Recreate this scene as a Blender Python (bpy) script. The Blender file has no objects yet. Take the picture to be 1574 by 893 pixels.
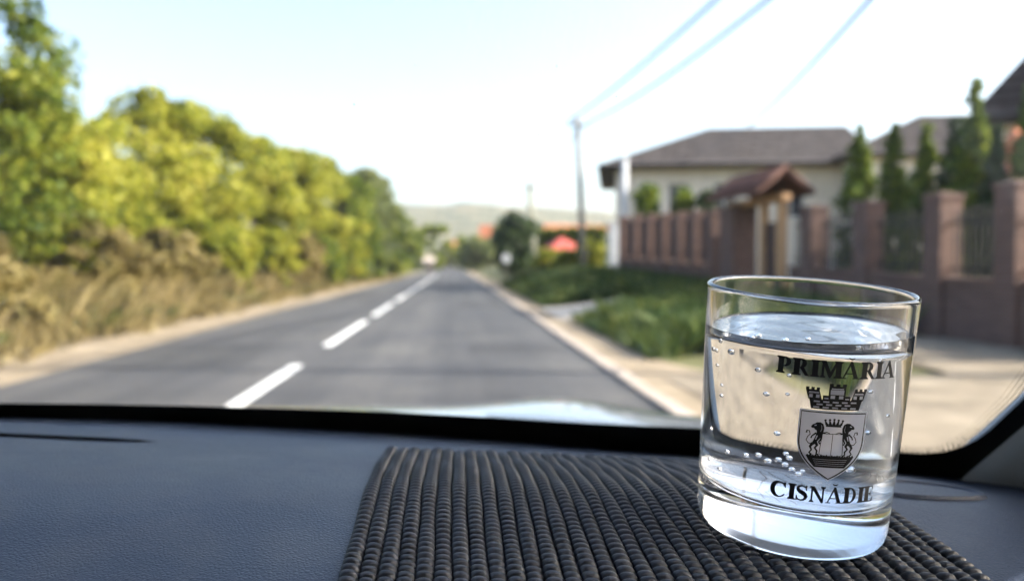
import bpy, bmesh, math, random
import numpy as np
from mathutils import Vector, Matrix

random.seed(7); rng = np.random.default_rng(7)
sc = bpy.context.scene
R = math.radians
PI = math.pi

# ------------------------------------------------------------------ camera
CAMZ = 1.25
PITCH, YAW = R(1.98), R(4.24)
FPX = 1200.0; CX, CY = 787.0, 446.5           # photograph pixels (1574 x 893)
cam_d = bpy.data.cameras.new('camera')
cam = bpy.data.objects.new('camera', cam_d)
sc.collection.objects.link(cam)
cam.location = (0, 0, CAMZ)
cam.rotation_euler = (PI / 2 - PITCH, 0, -YAW)
cam_d.sensor_width = 36; cam_d.lens = 36 * FPX / 1574
cam_d.clip_start = 0.01; cam_d.clip_end = 6000
cam_d.dof.use_dof = True
cam_d.dof.focus_distance = 0.245
cam_d.dof.aperture_fstop = 8.5
sc.camera = cam

# ------------------------------------------------------------------ world, sun, exposure
SUN_EL, SUN_AZ = R(31), R(98)                 # azimuth clockwise from the road's direction (+y)
w = bpy.data.worlds.new('World'); sc.world = w; w.use_nodes = True
nt = w.node_tree; bg = nt.nodes['Background']
sky = nt.nodes.new('ShaderNodeTexSky'); sky.sky_type = 'NISHITA'; sky.sun_disc = False
sky.sun_elevation = SUN_EL; sky.sun_rotation = SUN_AZ
sky.air_density = 1.0; sky.dust_density = 3.5; sky.ozone_density = 1.0
nt.links.new(sky.outputs[0], bg.inputs[0]); bg.inputs[1].default_value = 0.15
sun_d = bpy.data.lights.new('sun', 'SUN'); sun_d.energy = 4.0; sun_d.angle = R(0.6); sun_d.color = (1, .93, .82)
sun = bpy.data.objects.new('sun', sun_d); sc.collection.objects.link(sun)
sdir = Vector((math.cos(SUN_EL) * math.sin(SUN_AZ), math.cos(SUN_EL) * math.cos(SUN_AZ), math.sin(SUN_EL)))
sun.rotation_euler = sdir.to_track_quat('Z', 'Y').to_euler(); sun.location = (20, 5, 30)
vs = sc.view_settings
vs.view_transform = 'Standard'; vs.look = 'None'; vs.gamma = 1; vs.use_curve_mapping = False
vs.exposure = 1.85
cy = sc.cycles
cy.use_denoising = True
cy.max_bounces = 24; cy.transmission_bounces = 24; cy.transparent_max_bounces = 16
cy.diffuse_bounces = 3; cy.glossy_bounces = 8
cy.sample_clamp_indirect = 6
cy.caustics_reflective = False; cy.caustics_refractive = True

# ------------------------------------------------------------------ pixel helpers
fwd = np.array([math.sin(YAW) * math.cos(PITCH), math.cos(YAW) * math.cos(PITCH), -math.sin(PITCH)])
rgt = np.array([math.cos(YAW), -math.sin(YAW), 0.0]); upv = np.cross(rgt, fwd)
CAM = np.array([0, 0, CAMZ])
def ray(px, py): return fwd + rgt * (px - CX) / FPX + upv * (CY - py) / FPX
def at(px, py, Y):
    d = ray(px, py); return Vector(CAM + d * (Y / d[1]))
def at_z(px, py, z):
    d = ray(px, py); return Vector(CAM + d * ((z - CAMZ) / d[2]))

# ------------------------------------------------------------------ materials
def newmat(name):
    m = bpy.data.materials.new(name); m.use_nodes = True
    n = m.node_tree; n.nodes.clear()
    out = n.nodes.new('ShaderNodeOutputMaterial')
    return m, n, out
def N(n, t, **kw):
    x = n.nodes.new(t)
    for k, v in kw.items():
        if k.startswith('i_'): x.inputs[k[2:].replace('_', ' ')].default_value = v
        else: setattr(x, k, v)
    return x
def ramp(n, fac, stops):
    r = n.nodes.new('ShaderNodeValToRGB')
    e = r.color_ramp.elements
    while len(e) < len(stops): e.new(0.5)
    for el, (p, c) in zip(e, stops): el.position = p; el.color = (*c, 1)
    if fac is not None: n.links.new(fac, r.inputs[0])
    return r
def surf(name, stops, rough=.8, scale=4, detail=5, bump=0, bscale=None, bdist=.01, spec=.3, coord='Object', metallic=0, sc2=None, coat=0):
    """noise-varied principled material; stops are colour ramp stops"""
    m, n, out = newmat(name)
    p = N(n, 'ShaderNodeBsdfPrincipled', i_Roughness=rough, i_Metallic=metallic)
    p.inputs['Specular IOR Level'].default_value = spec
    if coat: p.inputs['Coat Weight'].default_value = coat; p.inputs['Coat Roughness'].default_value = .05
    tc = N(n, 'ShaderNodeTexCoord')
    t = N(n, 'ShaderNodeTexNoise', i_Scale=scale, i_Detail=detail, i_Roughness=.6)
    n.links.new(tc.outputs[coord], t.inputs['Vector'])
    if sc2:
        mp = N(n, 'ShaderNodeMapping'); mp.inputs['Scale'].default_value = sc2
        n.links.new(tc.outputs[coord], mp.inputs[0]); n.links.new(mp.outputs[0], t.inputs['Vector'])
    r = ramp(n, t.outputs[0], stops); n.links.new(r.outputs[0], p.inputs['Base Color'])
    if bump:
        b = N(n, 'ShaderNodeTexNoise', i_Scale=bscale or scale * 4, i_Detail=4)
        n.links.new(tc.outputs[coord], b.inputs['Vector'])
        bp = N(n, 'ShaderNodeBump', i_Strength=bump, i_Distance=bdist)
        n.links.new(b.outputs[0], bp.inputs['Height']); n.links.new(bp.outputs[0], p.inputs['Normal'])
    n.links.new(p.outputs[0], out.inputs[0])
    return m
def plain(name, c, rough=.5, v=.12, scale=8, **kw):
    lo = tuple(x * (1 - v) for x in c); hi = tuple(min(1, x * (1 + v)) for x in c)
    return surf(name, [(.3, lo), (.7, hi)], rough, scale, **kw)
def leafmat(name, stops, trans=.45, hue_scale=.35):
    m, n, out = newmat(name)
    g = N(n, 'ShaderNodeNewGeometry')
    tc = N(n, 'ShaderNodeTexCoord'); ns = N(n, 'ShaderNodeTexNoise', i_Scale=hue_scale * 2, i_Detail=3)
    n.links.new(tc.outputs['Object'], ns.inputs['Vector'])
    mx = N(n, 'ShaderNodeMath', operation='MULTIPLY_ADD'); mx.inputs[1].default_value = .55; mx.inputs[2].default_value = 0
    n.links.new(g.outputs['Random Per Island'], mx.inputs[0])
    m2 = N(n, 'ShaderNodeMath', operation='MULTIPLY_ADD'); m2.inputs[1].default_value = 1.1
    n.links.new(ns.outputs[0], m2.inputs[0])
    sb = N(n, 'ShaderNodeMath', operation='SUBTRACT'); sb.inputs[1].default_value = .33
    n.links.new(mx.outputs[0], m2.inputs[2]); n.links.new(m2.outputs[0], sb.inputs[0])
    r = ramp(n, sb.outputs[0], stops)
    d = N(n, 'ShaderNodeBsdfPrincipled', i_Roughness=.55); d.inputs['Specular IOR Level'].default_value = .25
    t = N(n, 'ShaderNodeBsdfTranslucent'); mix = N(n, 'ShaderNodeMixShader'); mix.inputs[0].default_value = trans
    n.links.new(r.outputs[0], d.inputs['Base Color']); n.links.new(r.outputs[0], t.inputs[0])
    n.links.new(d.outputs[0], mix.inputs[1]); n.links.new(t.outputs[0], mix.inputs[2]); n.links.new(mix.outputs[0], out.inputs[0])
    return m
def glassmat(name, ior, col=(1, 1, 1), rough=0):
    m, n, out = newmat(name)
    g = N(n, 'ShaderNodeBsdfGlass', i_IOR=ior, i_Roughness=rough); g.inputs[0].default_value = (*col, 1)
    n.links.new(g.outputs[0], out.inputs[0]); return m
def brickmat(name, c1, c2, mortar, scale=1.0, bw=.25, bh=.075):
    m, n, out = newmat(name)
    tc = N(n, 'ShaderNodeTexCoord'); sx = N(n, 'ShaderNodeSeparateXYZ'); cb = N(n, 'ShaderNodeCombineXYZ')
    n.links.new(tc.outputs['Object'], sx.inputs[0])
    ad = N(n, 'ShaderNodeMath', operation='ADD'); n.links.new(sx.outputs[0], ad.inputs[0]); n.links.new(sx.outputs[1], ad.inputs[1])
    n.links.new(ad.outputs[0], cb.inputs[0]); n.links.new(sx.outputs[2], cb.inputs[1])
    b = N(n, 'ShaderNodeTexBrick', i_Scale=scale); b.inputs['Brick Width'].default_value = bw; b.inputs['Row Height'].default_value = bh
    b.inputs['Mortar Size'].default_value = .008; b.inputs['Color1'].default_value = (*c1, 1); b.inputs['Color2'].default_value = (*c2, 1); b.inputs['Mortar'].default_value = (*mortar, 1)
    n.links.new(cb.outputs[0], b.inputs['Vector'])
    p = N(n, 'ShaderNodeBsdfPrincipled', i_Roughness=.85)
    n.links.new(b.outputs[0], p.inputs['Base Color'])
    bp = N(n, 'ShaderNodeBump', i_Strength=.6, i_Distance=.01, invert=True); n.links.new(b.outputs[1], bp.inputs['Height']); n.links.new(bp.outputs[0], p.inputs['Normal'])
    n.links.new(p.outputs[0], out.inputs[0]); return m

M = {}
def asphalt(name, k=1.0):
    m, n, out = newmat(name)
    p = N(n, 'ShaderNodeBsdfPrincipled', i_Roughness=.8); p.inputs['Specular IOR Level'].default_value = .3
    tc = N(n, 'ShaderNodeTexCoord')
    def nz(scale, mp=None, detail=6, rough=.6):
        t = N(n, 'ShaderNodeTexNoise', i_Scale=scale, i_Detail=detail, i_Roughness=rough)
        if mp:
            q = N(n, 'ShaderNodeMapping'); q.inputs['Scale'].default_value = mp; n.links.new(tc.outputs['Object'], q.inputs[0]); n.links.new(q.outputs[0], t.inputs['Vector'])
        else: n.links.new(tc.outputs['Object'], t.inputs['Vector'])
        return t
    base = ramp(n, nz(.6, None, 9).outputs[0], [(.3, (.048 * k, .048 * k, .052 * k)), (.55, (.070 * k, .068 * k, .068 * k)), (.75, (.098 * k, .094 * k, .088 * k))])
    wear = ramp(n, nz(1.0, (1.1, .025, 1), 4).outputs[0], [(.32, (.62, .62, .64)), (.5, (1, 1, 1)), (.68, (1.55, 1.5, 1.42))])     # wheel paths along the road
    grain = ramp(n, nz(90, None, 2).outputs[0], [(.35, (.7, .7, .7)), (.65, (1.3, 1.3, 1.3))])
    m1 = N(n, 'ShaderNodeMixRGB', blend_type='MULTIPLY'); m1.inputs[0].default_value = .8
    m2 = N(n, 'ShaderNodeMixRGB', blend_type='MULTIPLY'); m2.inputs[0].default_value = 1
    n.links.new(base.outputs[0], m1.inputs[1]); n.links.new(wear.outputs[0], m1.inputs[2]); n.links.new(m1.outputs[0], m2.inputs[1]); n.links.new(grain.outputs[0], m2.inputs[2])
    v = N(n, 'ShaderNodeTexVoronoi', i_Scale=.55, feature='DISTANCE_TO_EDGE'); wv = nz(1.5); vm = N(n, 'ShaderNodeVectorMath', operation='MULTIPLY_ADD'); vm.inputs[1].default_value = (1.2,) * 3
    n.links.new(wv.outputs[1], vm.inputs[0]); n.links.new(tc.outputs['Object'], vm.inputs[2]); n.links.new(vm.outputs[0], v.inputs['Vector'])
    cr = ramp(n, v.outputs[0], [(.004, (.45, .45, .45)), (.014, (1, 1, 1))])
    m3 = N(n, 'ShaderNodeMixRGB', blend_type='MULTIPLY'); m3.inputs[0].default_value = .7
    n.links.new(m2.outputs[0], m3.inputs[1]); n.links.new(cr.outputs[0], m3.inputs[2]); n.links.new(m3.outputs[0], p.inputs['Base Color'])
    bp = N(n, 'ShaderNodeBump', i_Strength=.5, i_Distance=.004); n.links.new(nz(70, None, 3).outputs[0], bp.inputs['Height']); n.links.new(bp.outputs[0], p.inputs['Normal'])
    n.links.new(p.outputs[0], out.inputs[0]); return m
M['asphalt'] = asphalt('asphalt'); M['asphalt_old'] = asphalt('asphalt_patch', .72)
M['sand'] = surf('sand', [(.25, (.155, .12, .078)), (.5, (.26, .205, .138)), (.75, (.35, .285, .20))], .95, 1.2, 8, .6, 25, .02)
M['gravel'] = surf('gravel', [(.3, (.11, .09, .064)), (.5, (.205, .168, .122)), (.72, (.29, .245, .18))], .95, 1.6, 9, .7, 22, .02)
M['soil'] = surf('soil', [(.3, (.055, .07, .022)), (.5, (.11, .11, .04)), (.7, (.2, .17, .08))], .95, .35, 8, .5, 6, .03)
M['concrete'] = surf('concrete', [(.3, (.33, .30, .26)), (.7, (.45, .41, .36))], .9, 3, 7, .3, 40, .004)
M['kerb'] = surf('kerb', [(.3, (.30, .25, .21)), (.7, (.43, .37, .32))], .9, 3, 7, .3, 40, .004)
M['paint'] = surf('paint', [(.25, (.45, .44, .42)), (.45, (.74, .74, .72)), (.7, (.82, .82, .8))], .6, 9, 8, .2, 60, .002)
M['dash'] = None
M['bark'] = surf('bark', [(.3, (.07, .05, .035)), (.7, (.16, .12, .085))], .95, 6, 6, .6, 12, .02)
M['leaf_y'] = leafmat('leaf_yellow_green', [(.14, (.04, .075, .012)), (.32, (.19, .22, .022)), (.55, (.34, .345, .04)), (.9, (.52, .46, .09))], .5)
M['leaf_g'] = leafmat('leaf_green', [(.10, (.03, .065, .014)), (.45, (.13, .18, .022)), (.85, (.32, .32, .04))], .5)
M['leaf_d'] = leafmat('leaf_dark', [(.15, (.012, .028, .012)), (.5, (.03, .058, .018)), (.9, (.07, .10, .02))], .25)
M['leaf_t'] = leafmat('leaf_thuja', [(.1, (.025, .055, .018)), (.45, (.085, .14, .022)), (.9, (.30, .33, .03))], .4)
M['leaf_o'] = leafmat('leaf_olive_grey', [(.15, (.06, .085, .035)), (.5, (.15, .18, .065)), (.9, (.28, .28, .10))], .45)
M['leaf_b'] = leafmat('leaf_dry', [(.05, (.08, .085, .02)), (.4, (.20, .16, .055)), (.9, (.34, .27, .11))], .4)
M['grass_g'] = leafmat('grass_green', [(.1, (.015, .038, .014)), (.45, (.042, .078, .020)), (.75, (.12, .15, .03)), (.95, (.26, .24, .06))], .3, .45)
M['grass_d'] = leafmat('grass_dry', [(.05, (.06, .075, .018)), (.3, (.15, .12, .042)), (.6, (.26, .20, .085)), (.95, (.38, .31, .15))], .35, .6)
M['brick'] = brickmat('brick_brown', (.095, .047, .036), (.145, .075, .056), (.14, .10, .085))
M['stonecap'] = plain('cap', (.14, .085, .07), .8, .2, 10)
M['board'] = surf('board', [(.3, (.055, .030, .026)), (.7, (.105, .06, .05))], .7, 5, 6, sc2=(8, 8, .6))
M['iron'] = plain('iron', (.02, .02, .022), .5)
M['oak'] = surf('oak', [(.3, (.42, .22, .10)), (.7, (.60, .36, .19))], .6, 4, 6, sc2=(6, 6, .5))
M['tile_red'] = surf('tile_brown', [(.3, (.075, .032, .025)), (.7, (.15, .07, .05))], .8, 6, 6, .4, 20, .02)
M['roof_grey'] = surf('roof_grey', [(.3, (.070, .057, .054)), (.7, (.115, .098, .092))], .85, 1.5, 8, .4, 14, .02)
M['roof_dark'] = surf('roof_dark', [(.3, (.018, .013, .013)), (.7, (.04, .030, .028))], .8, 2, 8, .4, 14, .02)
M['roof_orange'] = surf('roof_orange', [(.3, (.42, .13, .06)), (.7, (.58, .22, .11))], .85, 2, 6, .3, 10, .02)
M['roof_red'] = surf('roof_red', [(.3, (.33, .06, .05)), (.7, (.45, .10, .08))], .75, 2, 6)
M['cream'] = surf('cream', [(.3, (.60, .52, .44)), (.7, (.72, .64, .56))], .9, 1.2, 6, .15, 60, .004)
M['white'] = plain('white', (.62, .62, .63), .7, .06)
M['offwhite'] = surf('offwhite', [(.3, (.42, .43, .46)), (.7, (.52, .53, .56))], .75, 2, 5)
M['pvc'] = plain('pvc', (.55, .52, .48), .5, .08)
M['glass_dark'] = surf('window_glass', [(.3, (.018, .022, .028)), (.7, (.04, .045, .055))], .06, 1.5, 3, spec=.6)
M['pole'] = surf('pole_concrete', [(.3, (.17, .155, .14)), (.7, (.27, .25, .225))], .9, 3, 6, .3, 30, .004)
M['pole_pale'] = surf('pole_pale', [(.3, (.20, .195, .155)), (.7, (.28, .275, .22))], .9, 3, 6)
M['cable'] = plain('cable', (.05, .053, .06), .6)
M['hill'] = surf('hill_wood', [(.36, (.045, .06, .03)), (.5, (.10, .10, .06)), (.64, (.20, .17, .10))], 1, .03, 9, coord='Object')
M['frit'] = plain('frit_black', (.006, .006, .007), .45)
M['print'] = plain('print_black', (.006, .006, .008), .5)
M['trim_grey'] = surf('trim_grey', [(.3, (.36, .38, .39)), (.7, (.42, .44, .45))], .7, 30, 4, .25, 900, .0004)
M['liner'] = plain('headliner', (.3, .3, .29), .95, .1, 40)
M['carpaint'] = surf('car_paint', [(.4, (.30, .33, .36)), (.6, (.33, .36, .39))], .22, 3, 3, metallic=.4, coat=1.0)
M['black_plastic'] = plain('black_plastic', (.02, .021, .024), .5)
M['rubber'] = plain('mat_foam', (.0065, .009, .017), .5, .5, 160, spec=.38)
M['tumbler'] = glassmat('tumbler_glass', 1.5)
M['scuffed'] = glassmat('tumbler_scuffed_underside', 1.5, rough=.16)
M['slot'] = plain('slot_shade', (.003, .003, .004), 1, spec=0)
M['pane'] = glassmat('pane_glass', 1.45, (.985, .995, .99))
M['water'] = glassmat('water', 1.333)
M['bubble'] = glassmat('bubble_air', 0.75)

def dash_material():
    m, n, out = newmat('dash_plastic')
    p = N(n, 'ShaderNodeBsdfPrincipled', i_Roughness=.48); p.inputs['Specular IOR Level'].default_value = .42
    tc = N(n, 'ShaderNodeTexCoord')
    nz = N(n, 'ShaderNodeTexNoise', i_Scale=14, i_Detail=6); n.links.new(tc.outputs['Object'], nz.inputs['Vector'])
    r = ramp(n, nz.outputs[0], [(.35, (.010, .018, .040)), (.7, (.015, .026, .053))]); dn = N(n, 'ShaderNodeTexNoise', i_Scale=420, i_Detail=2); n.links.new(tc.outputs['Object'], dn.inputs['Vector'])
    dr_ = ramp(n, dn.outputs[0], [(.70, (0, 0, 0)), (.78, (1, 1, 1))])                     # dust grains and faint smears
    sm = N(n, 'ShaderNodeTexNoise', i_Scale=22, i_Detail=8, i_Distortion=1.5); n.links.new(tc.outputs['Object'], sm.inputs['Vector'])
    sr = ramp(n, sm.outputs[0], [(.45, (0, 0, 0)), (.8, (.35, .35, .35))])
    add = N(n, 'ShaderNodeMath', operation='MULTIPLY_ADD'); add.inputs[1].default_value = .5
    n.links.new(dr_.outputs[0], add.inputs[0]); n.links.new(sr.outputs[0], add.inputs[2])
    mxd = N(n, 'ShaderNodeMixRGB'); mxd.inputs[2].default_value = (.06, .068, .085, 1)
    n.links.new(add.outputs[0], mxd.inputs[0]); n.links.new(r.outputs[0], mxd.inputs[1]); n.links.new(mxd.outputs[0], p.inputs['Base Color'])
    rr = ramp(n, nz.outputs[0], [(.35, (.44, .44, .44)), (.7, (.55, .55, .55))]); n.links.new(rr.outputs[0], p.inputs['Roughness'])
    v = N(n, 'ShaderNodeTexVoronoi', i_Scale=720, feature='DISTANCE_TO_EDGE')
    wn = N(n, 'ShaderNodeTexNoise', i_Scale=300, i_Detail=2); n.links.new(tc.outputs['Object'], wn.inputs['Vector'])
    mv = N(n, 'ShaderNodeVectorMath', operation='MULTIPLY_ADD'); mv.inputs[1].default_value = (.0012,) * 3
    n.links.new(wn.outputs[1], mv.inputs[0]); n.links.new(tc.outputs['Object'], mv.inputs[2]); n.links.new(mv.outputs[0], v.inputs['Vector'])
    bp = N(n, 'ShaderNodeBump', i_Strength=.7, i_Distance=.0006); n.links.new(v.outputs[0], bp.inputs['Height']); n.links.new(bp.outputs[0], p.inputs['Normal'])
    n.links.new(p.outputs[0], out.inputs[0]); return m
M['dash'] = dash_material()
def print_white():
    m, n, out = newmat('print_pale')
    d = N(n, 'ShaderNodeBsdfDiffuse'); d.inputs[0].default_value = (.70, .71, .82, 1)
    t = N(n, 'ShaderNodeBsdfTranslucent'); t.inputs[0].default_value = (.74, .76, .90, 1)
    tr = N(n, 'ShaderNodeBsdfTransparent')
    a = N(n, 'ShaderNodeMixShader'); a.inputs[0].default_value = .5
    b = N(n, 'ShaderNodeMixShader'); b.inputs[0].default_value = .12
    n.links.new(d.outputs[0], a.inputs[1]); n.links.new(t.outputs[0], a.inputs[2])
    n.links.new(a.outputs[0], b.inputs[1]); n.links.new(tr.outputs[0], b.inputs[2]); n.links.new(b.outputs[0], out.inputs[0]); return m
M['print_pale'] = print_white()

# ------------------------------------------------------------------ object helpers
COL = sc.collection
def mesh_obj(name, verts, faces, mat, parent=None, smooth=False):
    me = bpy.data.meshes.new(name); me.from_pydata([tuple(v) for v in verts], [], faces); me.update()
    if smooth: me.polygons.foreach_set('use_smooth', [True] * len(me.polygons))
    return link(name, me, mat, parent)
def link(name, me, mat, parent=None):
    if mat is not None:
        me.materials.clear(); me.materials.append(M[mat] if isinstance(mat, str) else mat)
    o = bpy.data.objects.new(name, me); COL.objects.link(o)
    if parent is not None: o.parent = parent
    return o
def from_bm(name, bm, mat, parent=None, smooth=False, recalc=True):
    if recalc: bmesh.ops.recalc_face_normals(bm, faces=bm.faces)
    me = bpy.data.meshes.new(name); bm.to_mesh(me); bm.free()
    if smooth: me.polygons.foreach_set('use_smooth', [True] * len(me.polygons))
    return link(name, me, mat, parent)
def thing(name, label, cat, loc=(0, 0, 0), rz=0, group=None):
    o = bpy.data.objects.new(name, None); COL.objects.link(o); o.location = loc; o.rotation_euler = (0, 0, rz); o.empty_display_size = .1
    return tag(o, label, cat, group)
def tag(o, label, cat, group=None):
    o['label'] = label; o['category'] = cat
    if group: o['group'] = group
    return o
def struct(o): o['kind'] = 'structure'; return o
def bbox(bm, x0, x1, y0, y1, z0, z1, mtx=None):
    vs_ = [bm.verts.new(v) for v in ((x0, y0, z0), (x1, y0, z0), (x1, y1, z0), (x0, y1, z0), (x0, y0, z1), (x1, y0, z1), (x1, y1, z1), (x0, y1, z1))]
    if mtx is not None:
        for v in vs_: v.co = mtx @ v.co
    for f in ((3, 2, 1, 0), (4, 5, 6, 7), (0, 1, 5, 4), (1, 2, 6, 5), (2, 3, 7, 6), (3, 0, 4, 7)): bm.faces.new([vs_[i] for i in f])
def box(name, x0, x1, y0, y1, z0, z1, mat, parent=None, bevel=0):
    bm = bmesh.new(); bbox(bm, x0, x1, y0, y1, z0, z1)
    if bevel: bmesh.ops.bevel(bm, geom=bm.edges[:], offset=bevel, segments=2, affect='EDGES', profile=.5)
    return from_bm(name, bm, mat, parent)
def tube(bm, pts, rads, seg=8, cap=True):
    pts = [Vector(p) for p in pts]
    if not hasattr(rads, '__len__'): rads = [rads] * len(pts)
    rings = []
    for i, p in enumerate(pts):
        t = (pts[min(i + 1, len(pts) - 1)] - pts[max(i - 1, 0)]).normalized()
        a = t.cross(Vector((0, 0, 1)) if abs(t.z) < .9 else Vector((1, 0, 0))).normalized(); b = t.cross(a)
        rings.append([bm.verts.new(p + (a * math.cos(k * 2 * PI / seg) + b * math.sin(k * 2 * PI / seg)) * rads[i]) for k in range(seg)])
    for A, B in zip(rings, rings[1:]):
        for k in range(seg): bm.faces.new((A[k], A[(k + 1) % seg], B[(k + 1) % seg], B[k]))
    if cap: bm.faces.new(rings[0][::-1]); bm.faces.new(rings[-1])
def lathe(name, prof, mat, parent=None, seg=96, smooth=True):
    """prof: (r, z) list; r == 0 ends close on the axis"""
    vs_, fs, rows = [], [], []
    for r, z in prof:
        if r < 1e-9: rows.append([len(vs_)]); vs_.append((0, 0, z))
        else:
            rows.append(list(range(len(vs_), len(vs_) + seg)))
            vs_ += [(r * math.cos(2 * PI * k / seg), r * math.sin(2 * PI * k / seg), z) for k in range(seg)]
    for A, B in zip(rows, rows[1:]):
        for k in range(seg):
            k2 = (k + 1) % seg
            if len(A) == 1 and len(B) == 1: continue
            if len(A) == 1: fs.append((A[0], B[k], B[k2]))
            elif len(B) == 1: fs.append((A[k], A[k2], B[0]))
            else: fs.append((A[k], A[k2], B[k2], B[k]))
    bm = bmesh.new(); me = bpy.data.meshes.new('t'); me.from_pydata(vs_, [], fs); bm.from_mesh(me); bpy.data.meshes.remove(me)
    return from_bm(name, bm, mat, parent, smooth)

# ================================================================== GROUND, ROAD
XL, XC, XR = -4.62, -1.93, 1.78          # left edge, centre line, right edge of the road
def smooth(a, b, t):
    t = min(1, max(0, (t - a) / (b - a))); return t * t * (3 - 2 * t)
def rise(y):
    return .08 * smooth(6, 12, y) + .60 * min(1, max(0, (y - 12) / 17)) + .32 * min(1, max(0, (y - 29) / 40))
def G(x, y):
    if y > 150: return 1.0 * smooth(2.3, 6, x) * max(0, 1 - (y - 150) / 150)
    if x > 0: return rise(y) * smooth(2.3, 6.2, x)
    return .35 * smooth(-7.5, -12, x) if x < -7.5 else 0
def grid_sheet(name, xs, ys, dz, mat, parent=None):
    vs_ = [(x, y, G(x, y) + dz) for y in ys for x in xs]; n = len(xs)
    fs = [(j * n + i, j * n + i + 1, (j + 1) * n + i + 1, (j + 1) * n + i) for j in range(len(ys) - 1) for i in range(n - 1)]
    return mesh_obj(name, vs_, fs, mat, parent, True)
gx = [-2500, -900, -300, -100, -40, -20, -14, -12, -10.5, -9, -7.5, XL - .02, -1.9, 1.6, 2.3, 2.8, 3.3, 3.8, 4.3, 4.8, 5.3, 5.8, 6.3, 7, 8, 10, 14, 20, 40, 100, 300, 900, 2500]
gy = [-60, -20, 0, 4, 6, 7, 8, 9, 10, 11, 12, 14, 16, 18, 20, 22, 25, 29, 35, 45, 55, 69, 90, 120, 150, 200, 300, 700, 1500, 4000]
g = struct(grid_sheet('ground', gx, gy, -.03, 'soil'))
road = struct(mesh_obj('road', [(XL, -40, .0), (XR, -40, .0), (XR, 420, .0), (XL, 420, .0)], [(0, 1, 2, 3)], 'asphalt'))
for (x0, x1, y0, y1) in [(-4.4, -2.6, 9.6, 12.4), (.1, 1.6, 22, 26), (-4.5, -2.9, 27, 33), (-1.2, .6, 38, 47), (.2, 1.65, 10.9, 11.9)]:
    vq = [(x0, y0, .003), (x1, y0 + .1, .003), (x1 - .08, y1, .003), (x0 + .05, y1 + .12, .003)]
    mesh_obj('road_patch', vq, [(0, 1, 2, 3)], 'asphalt_old', road)
for (d0, d1) in [(-3, 2.0), (4.9, 9.74), (12.0, 17.1), (18.9, 24.6), (26.4, 31.8), (33.6, 39), (41, 46.4), (48.4, 54), (56, 61.5), (63.5, 69), (71, 77), (79, 85), (87, 93)]:
    mesh_obj('lane_dash', [(XC - .075, d0, .004), (XC + .075, d0, .004), (XC + .075, d1, .004), (XC - .075, d1, .004)], [(0, 1, 2, 3)], 'paint', road)
# shoulders
ysl = [-10, 0, 4, 8, 12, 16, 20, 26, 32, 40, 50, 65, 80, 100]
def strip(name, f0, f1, ys, dz, mat, nx=5):
    vs_, fs = [], []
    for y in ys:
        a, b = f0(y), f1(y)
        for k in range(nx + 1):
            x = a + (b - a) * k / nx; vs_.append((x, y, G(x, y) + dz))
    n = nx + 1
    for j in range(len(ys) - 1):
        for i in range(nx): fs.append((j * n + i, j * n + i + 1, (j + 1) * n + i + 1, (j + 1) * n + i))
    return mesh_obj(name, vs_, fs, mat, None, True)
wob = lambda y, s: .22 * math.sin(y * 1.3 + s) + .13 * math.sin(y * 3.1 + 2 * s)
fine = [y * .5 for y in range(-10, 240)]
struct(strip('left_shoulder', lambda y: -6.4 + wob(y, 1) + (1.0 if y > 40 else 0) * smooth(40, 60, y), lambda y: XL + .05 + .05 * math.sin(y * 2.3), fine, -.006, 'sand', 4))
struct(strip('right_shoulder', lambda y: XR - .03, lambda y: 2.75 + wob(y, 3) * .5, fine, -.004, 'sand', 3))
struct(strip('gravel_forecourt', lambda y: 2.3, lambda y: 9.5, [-6 + k * .3 for k in range(47)] + [8.3 + .12 * math.sin(9)], .008, 'gravel', 24))
# gravel tongue in front of the wall at the near right
struct(strip('gravel_strip', lambda y: 5.2 + .25 * math.sin(y * 1.7) + (y - 8) * .22, lambda y: 9.0 - (y - 8) * .2, [8 + k * .25 for k in range(17)], .012, 'gravel', 10))
struct(strip('driveway_slab', lambda y: 2.35, lambda y: 4.7, [17.0 + k * .5 for k in range(10)], .025, 'concrete', 12))
struct(strip('side_road', lambda y: 1.9, lambda y: 16, [43 + k * .5 for k in range(12)], .03, 'sand', 20))
bm = bmesh.new()
for k in range(150):
    y0 = -4 + k * 1.0
    bbox(bm, XR + .004, XR + .15, y0 + .006, y0 + .994, -.1, .035 + .004 * math.sin(k * 2.7))
kerb = from_bm('kerb', bm, 'kerb'); struct(kerb)

# ------------------------------------------------------------------ hills
def ridge_pts(y, base, pxs):
    return pxs
hx = np.linspace(-900, 900, 120)
vs_, fs = [], []
def hill_h(x, t):
    # ridge measured in the photograph: 303 px row at the left, 320 px row at the right, seen 900 m away
    r = 75 - .045 * (x + 60) + 2.0 * math.sin(x * .011 + 1) + 1.2 * math.sin(x * .031) + 1.0 * math.sin(x * .09) + .8 * math.sin(x * .23)
    return r * t
for j in range(14):
    t = j / 13
    for x in hx:
        vs_.append((x * (1 + .2 * t), 420 + 520 * t, -2 + hill_h(x, t ** 1.25) + 1.0 * math.sin(x * .06 + j) * t))
for j in range(13):
    for i in range(119): fs.append((j * 120 + i, j * 120 + i + 1, (j + 1) * 120 + i + 1, (j + 1) * 120 + i))
for x in hx: vs_.append((x * 1.3, 1500, -2))
for i in range(119): fs.append((13 * 120 + i, 13 * 120 + i + 1, 14 * 120 + i + 1, 14 * 120 + i))
struct(mesh_obj('hills', vs_, fs, 'hill', None, True))

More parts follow.
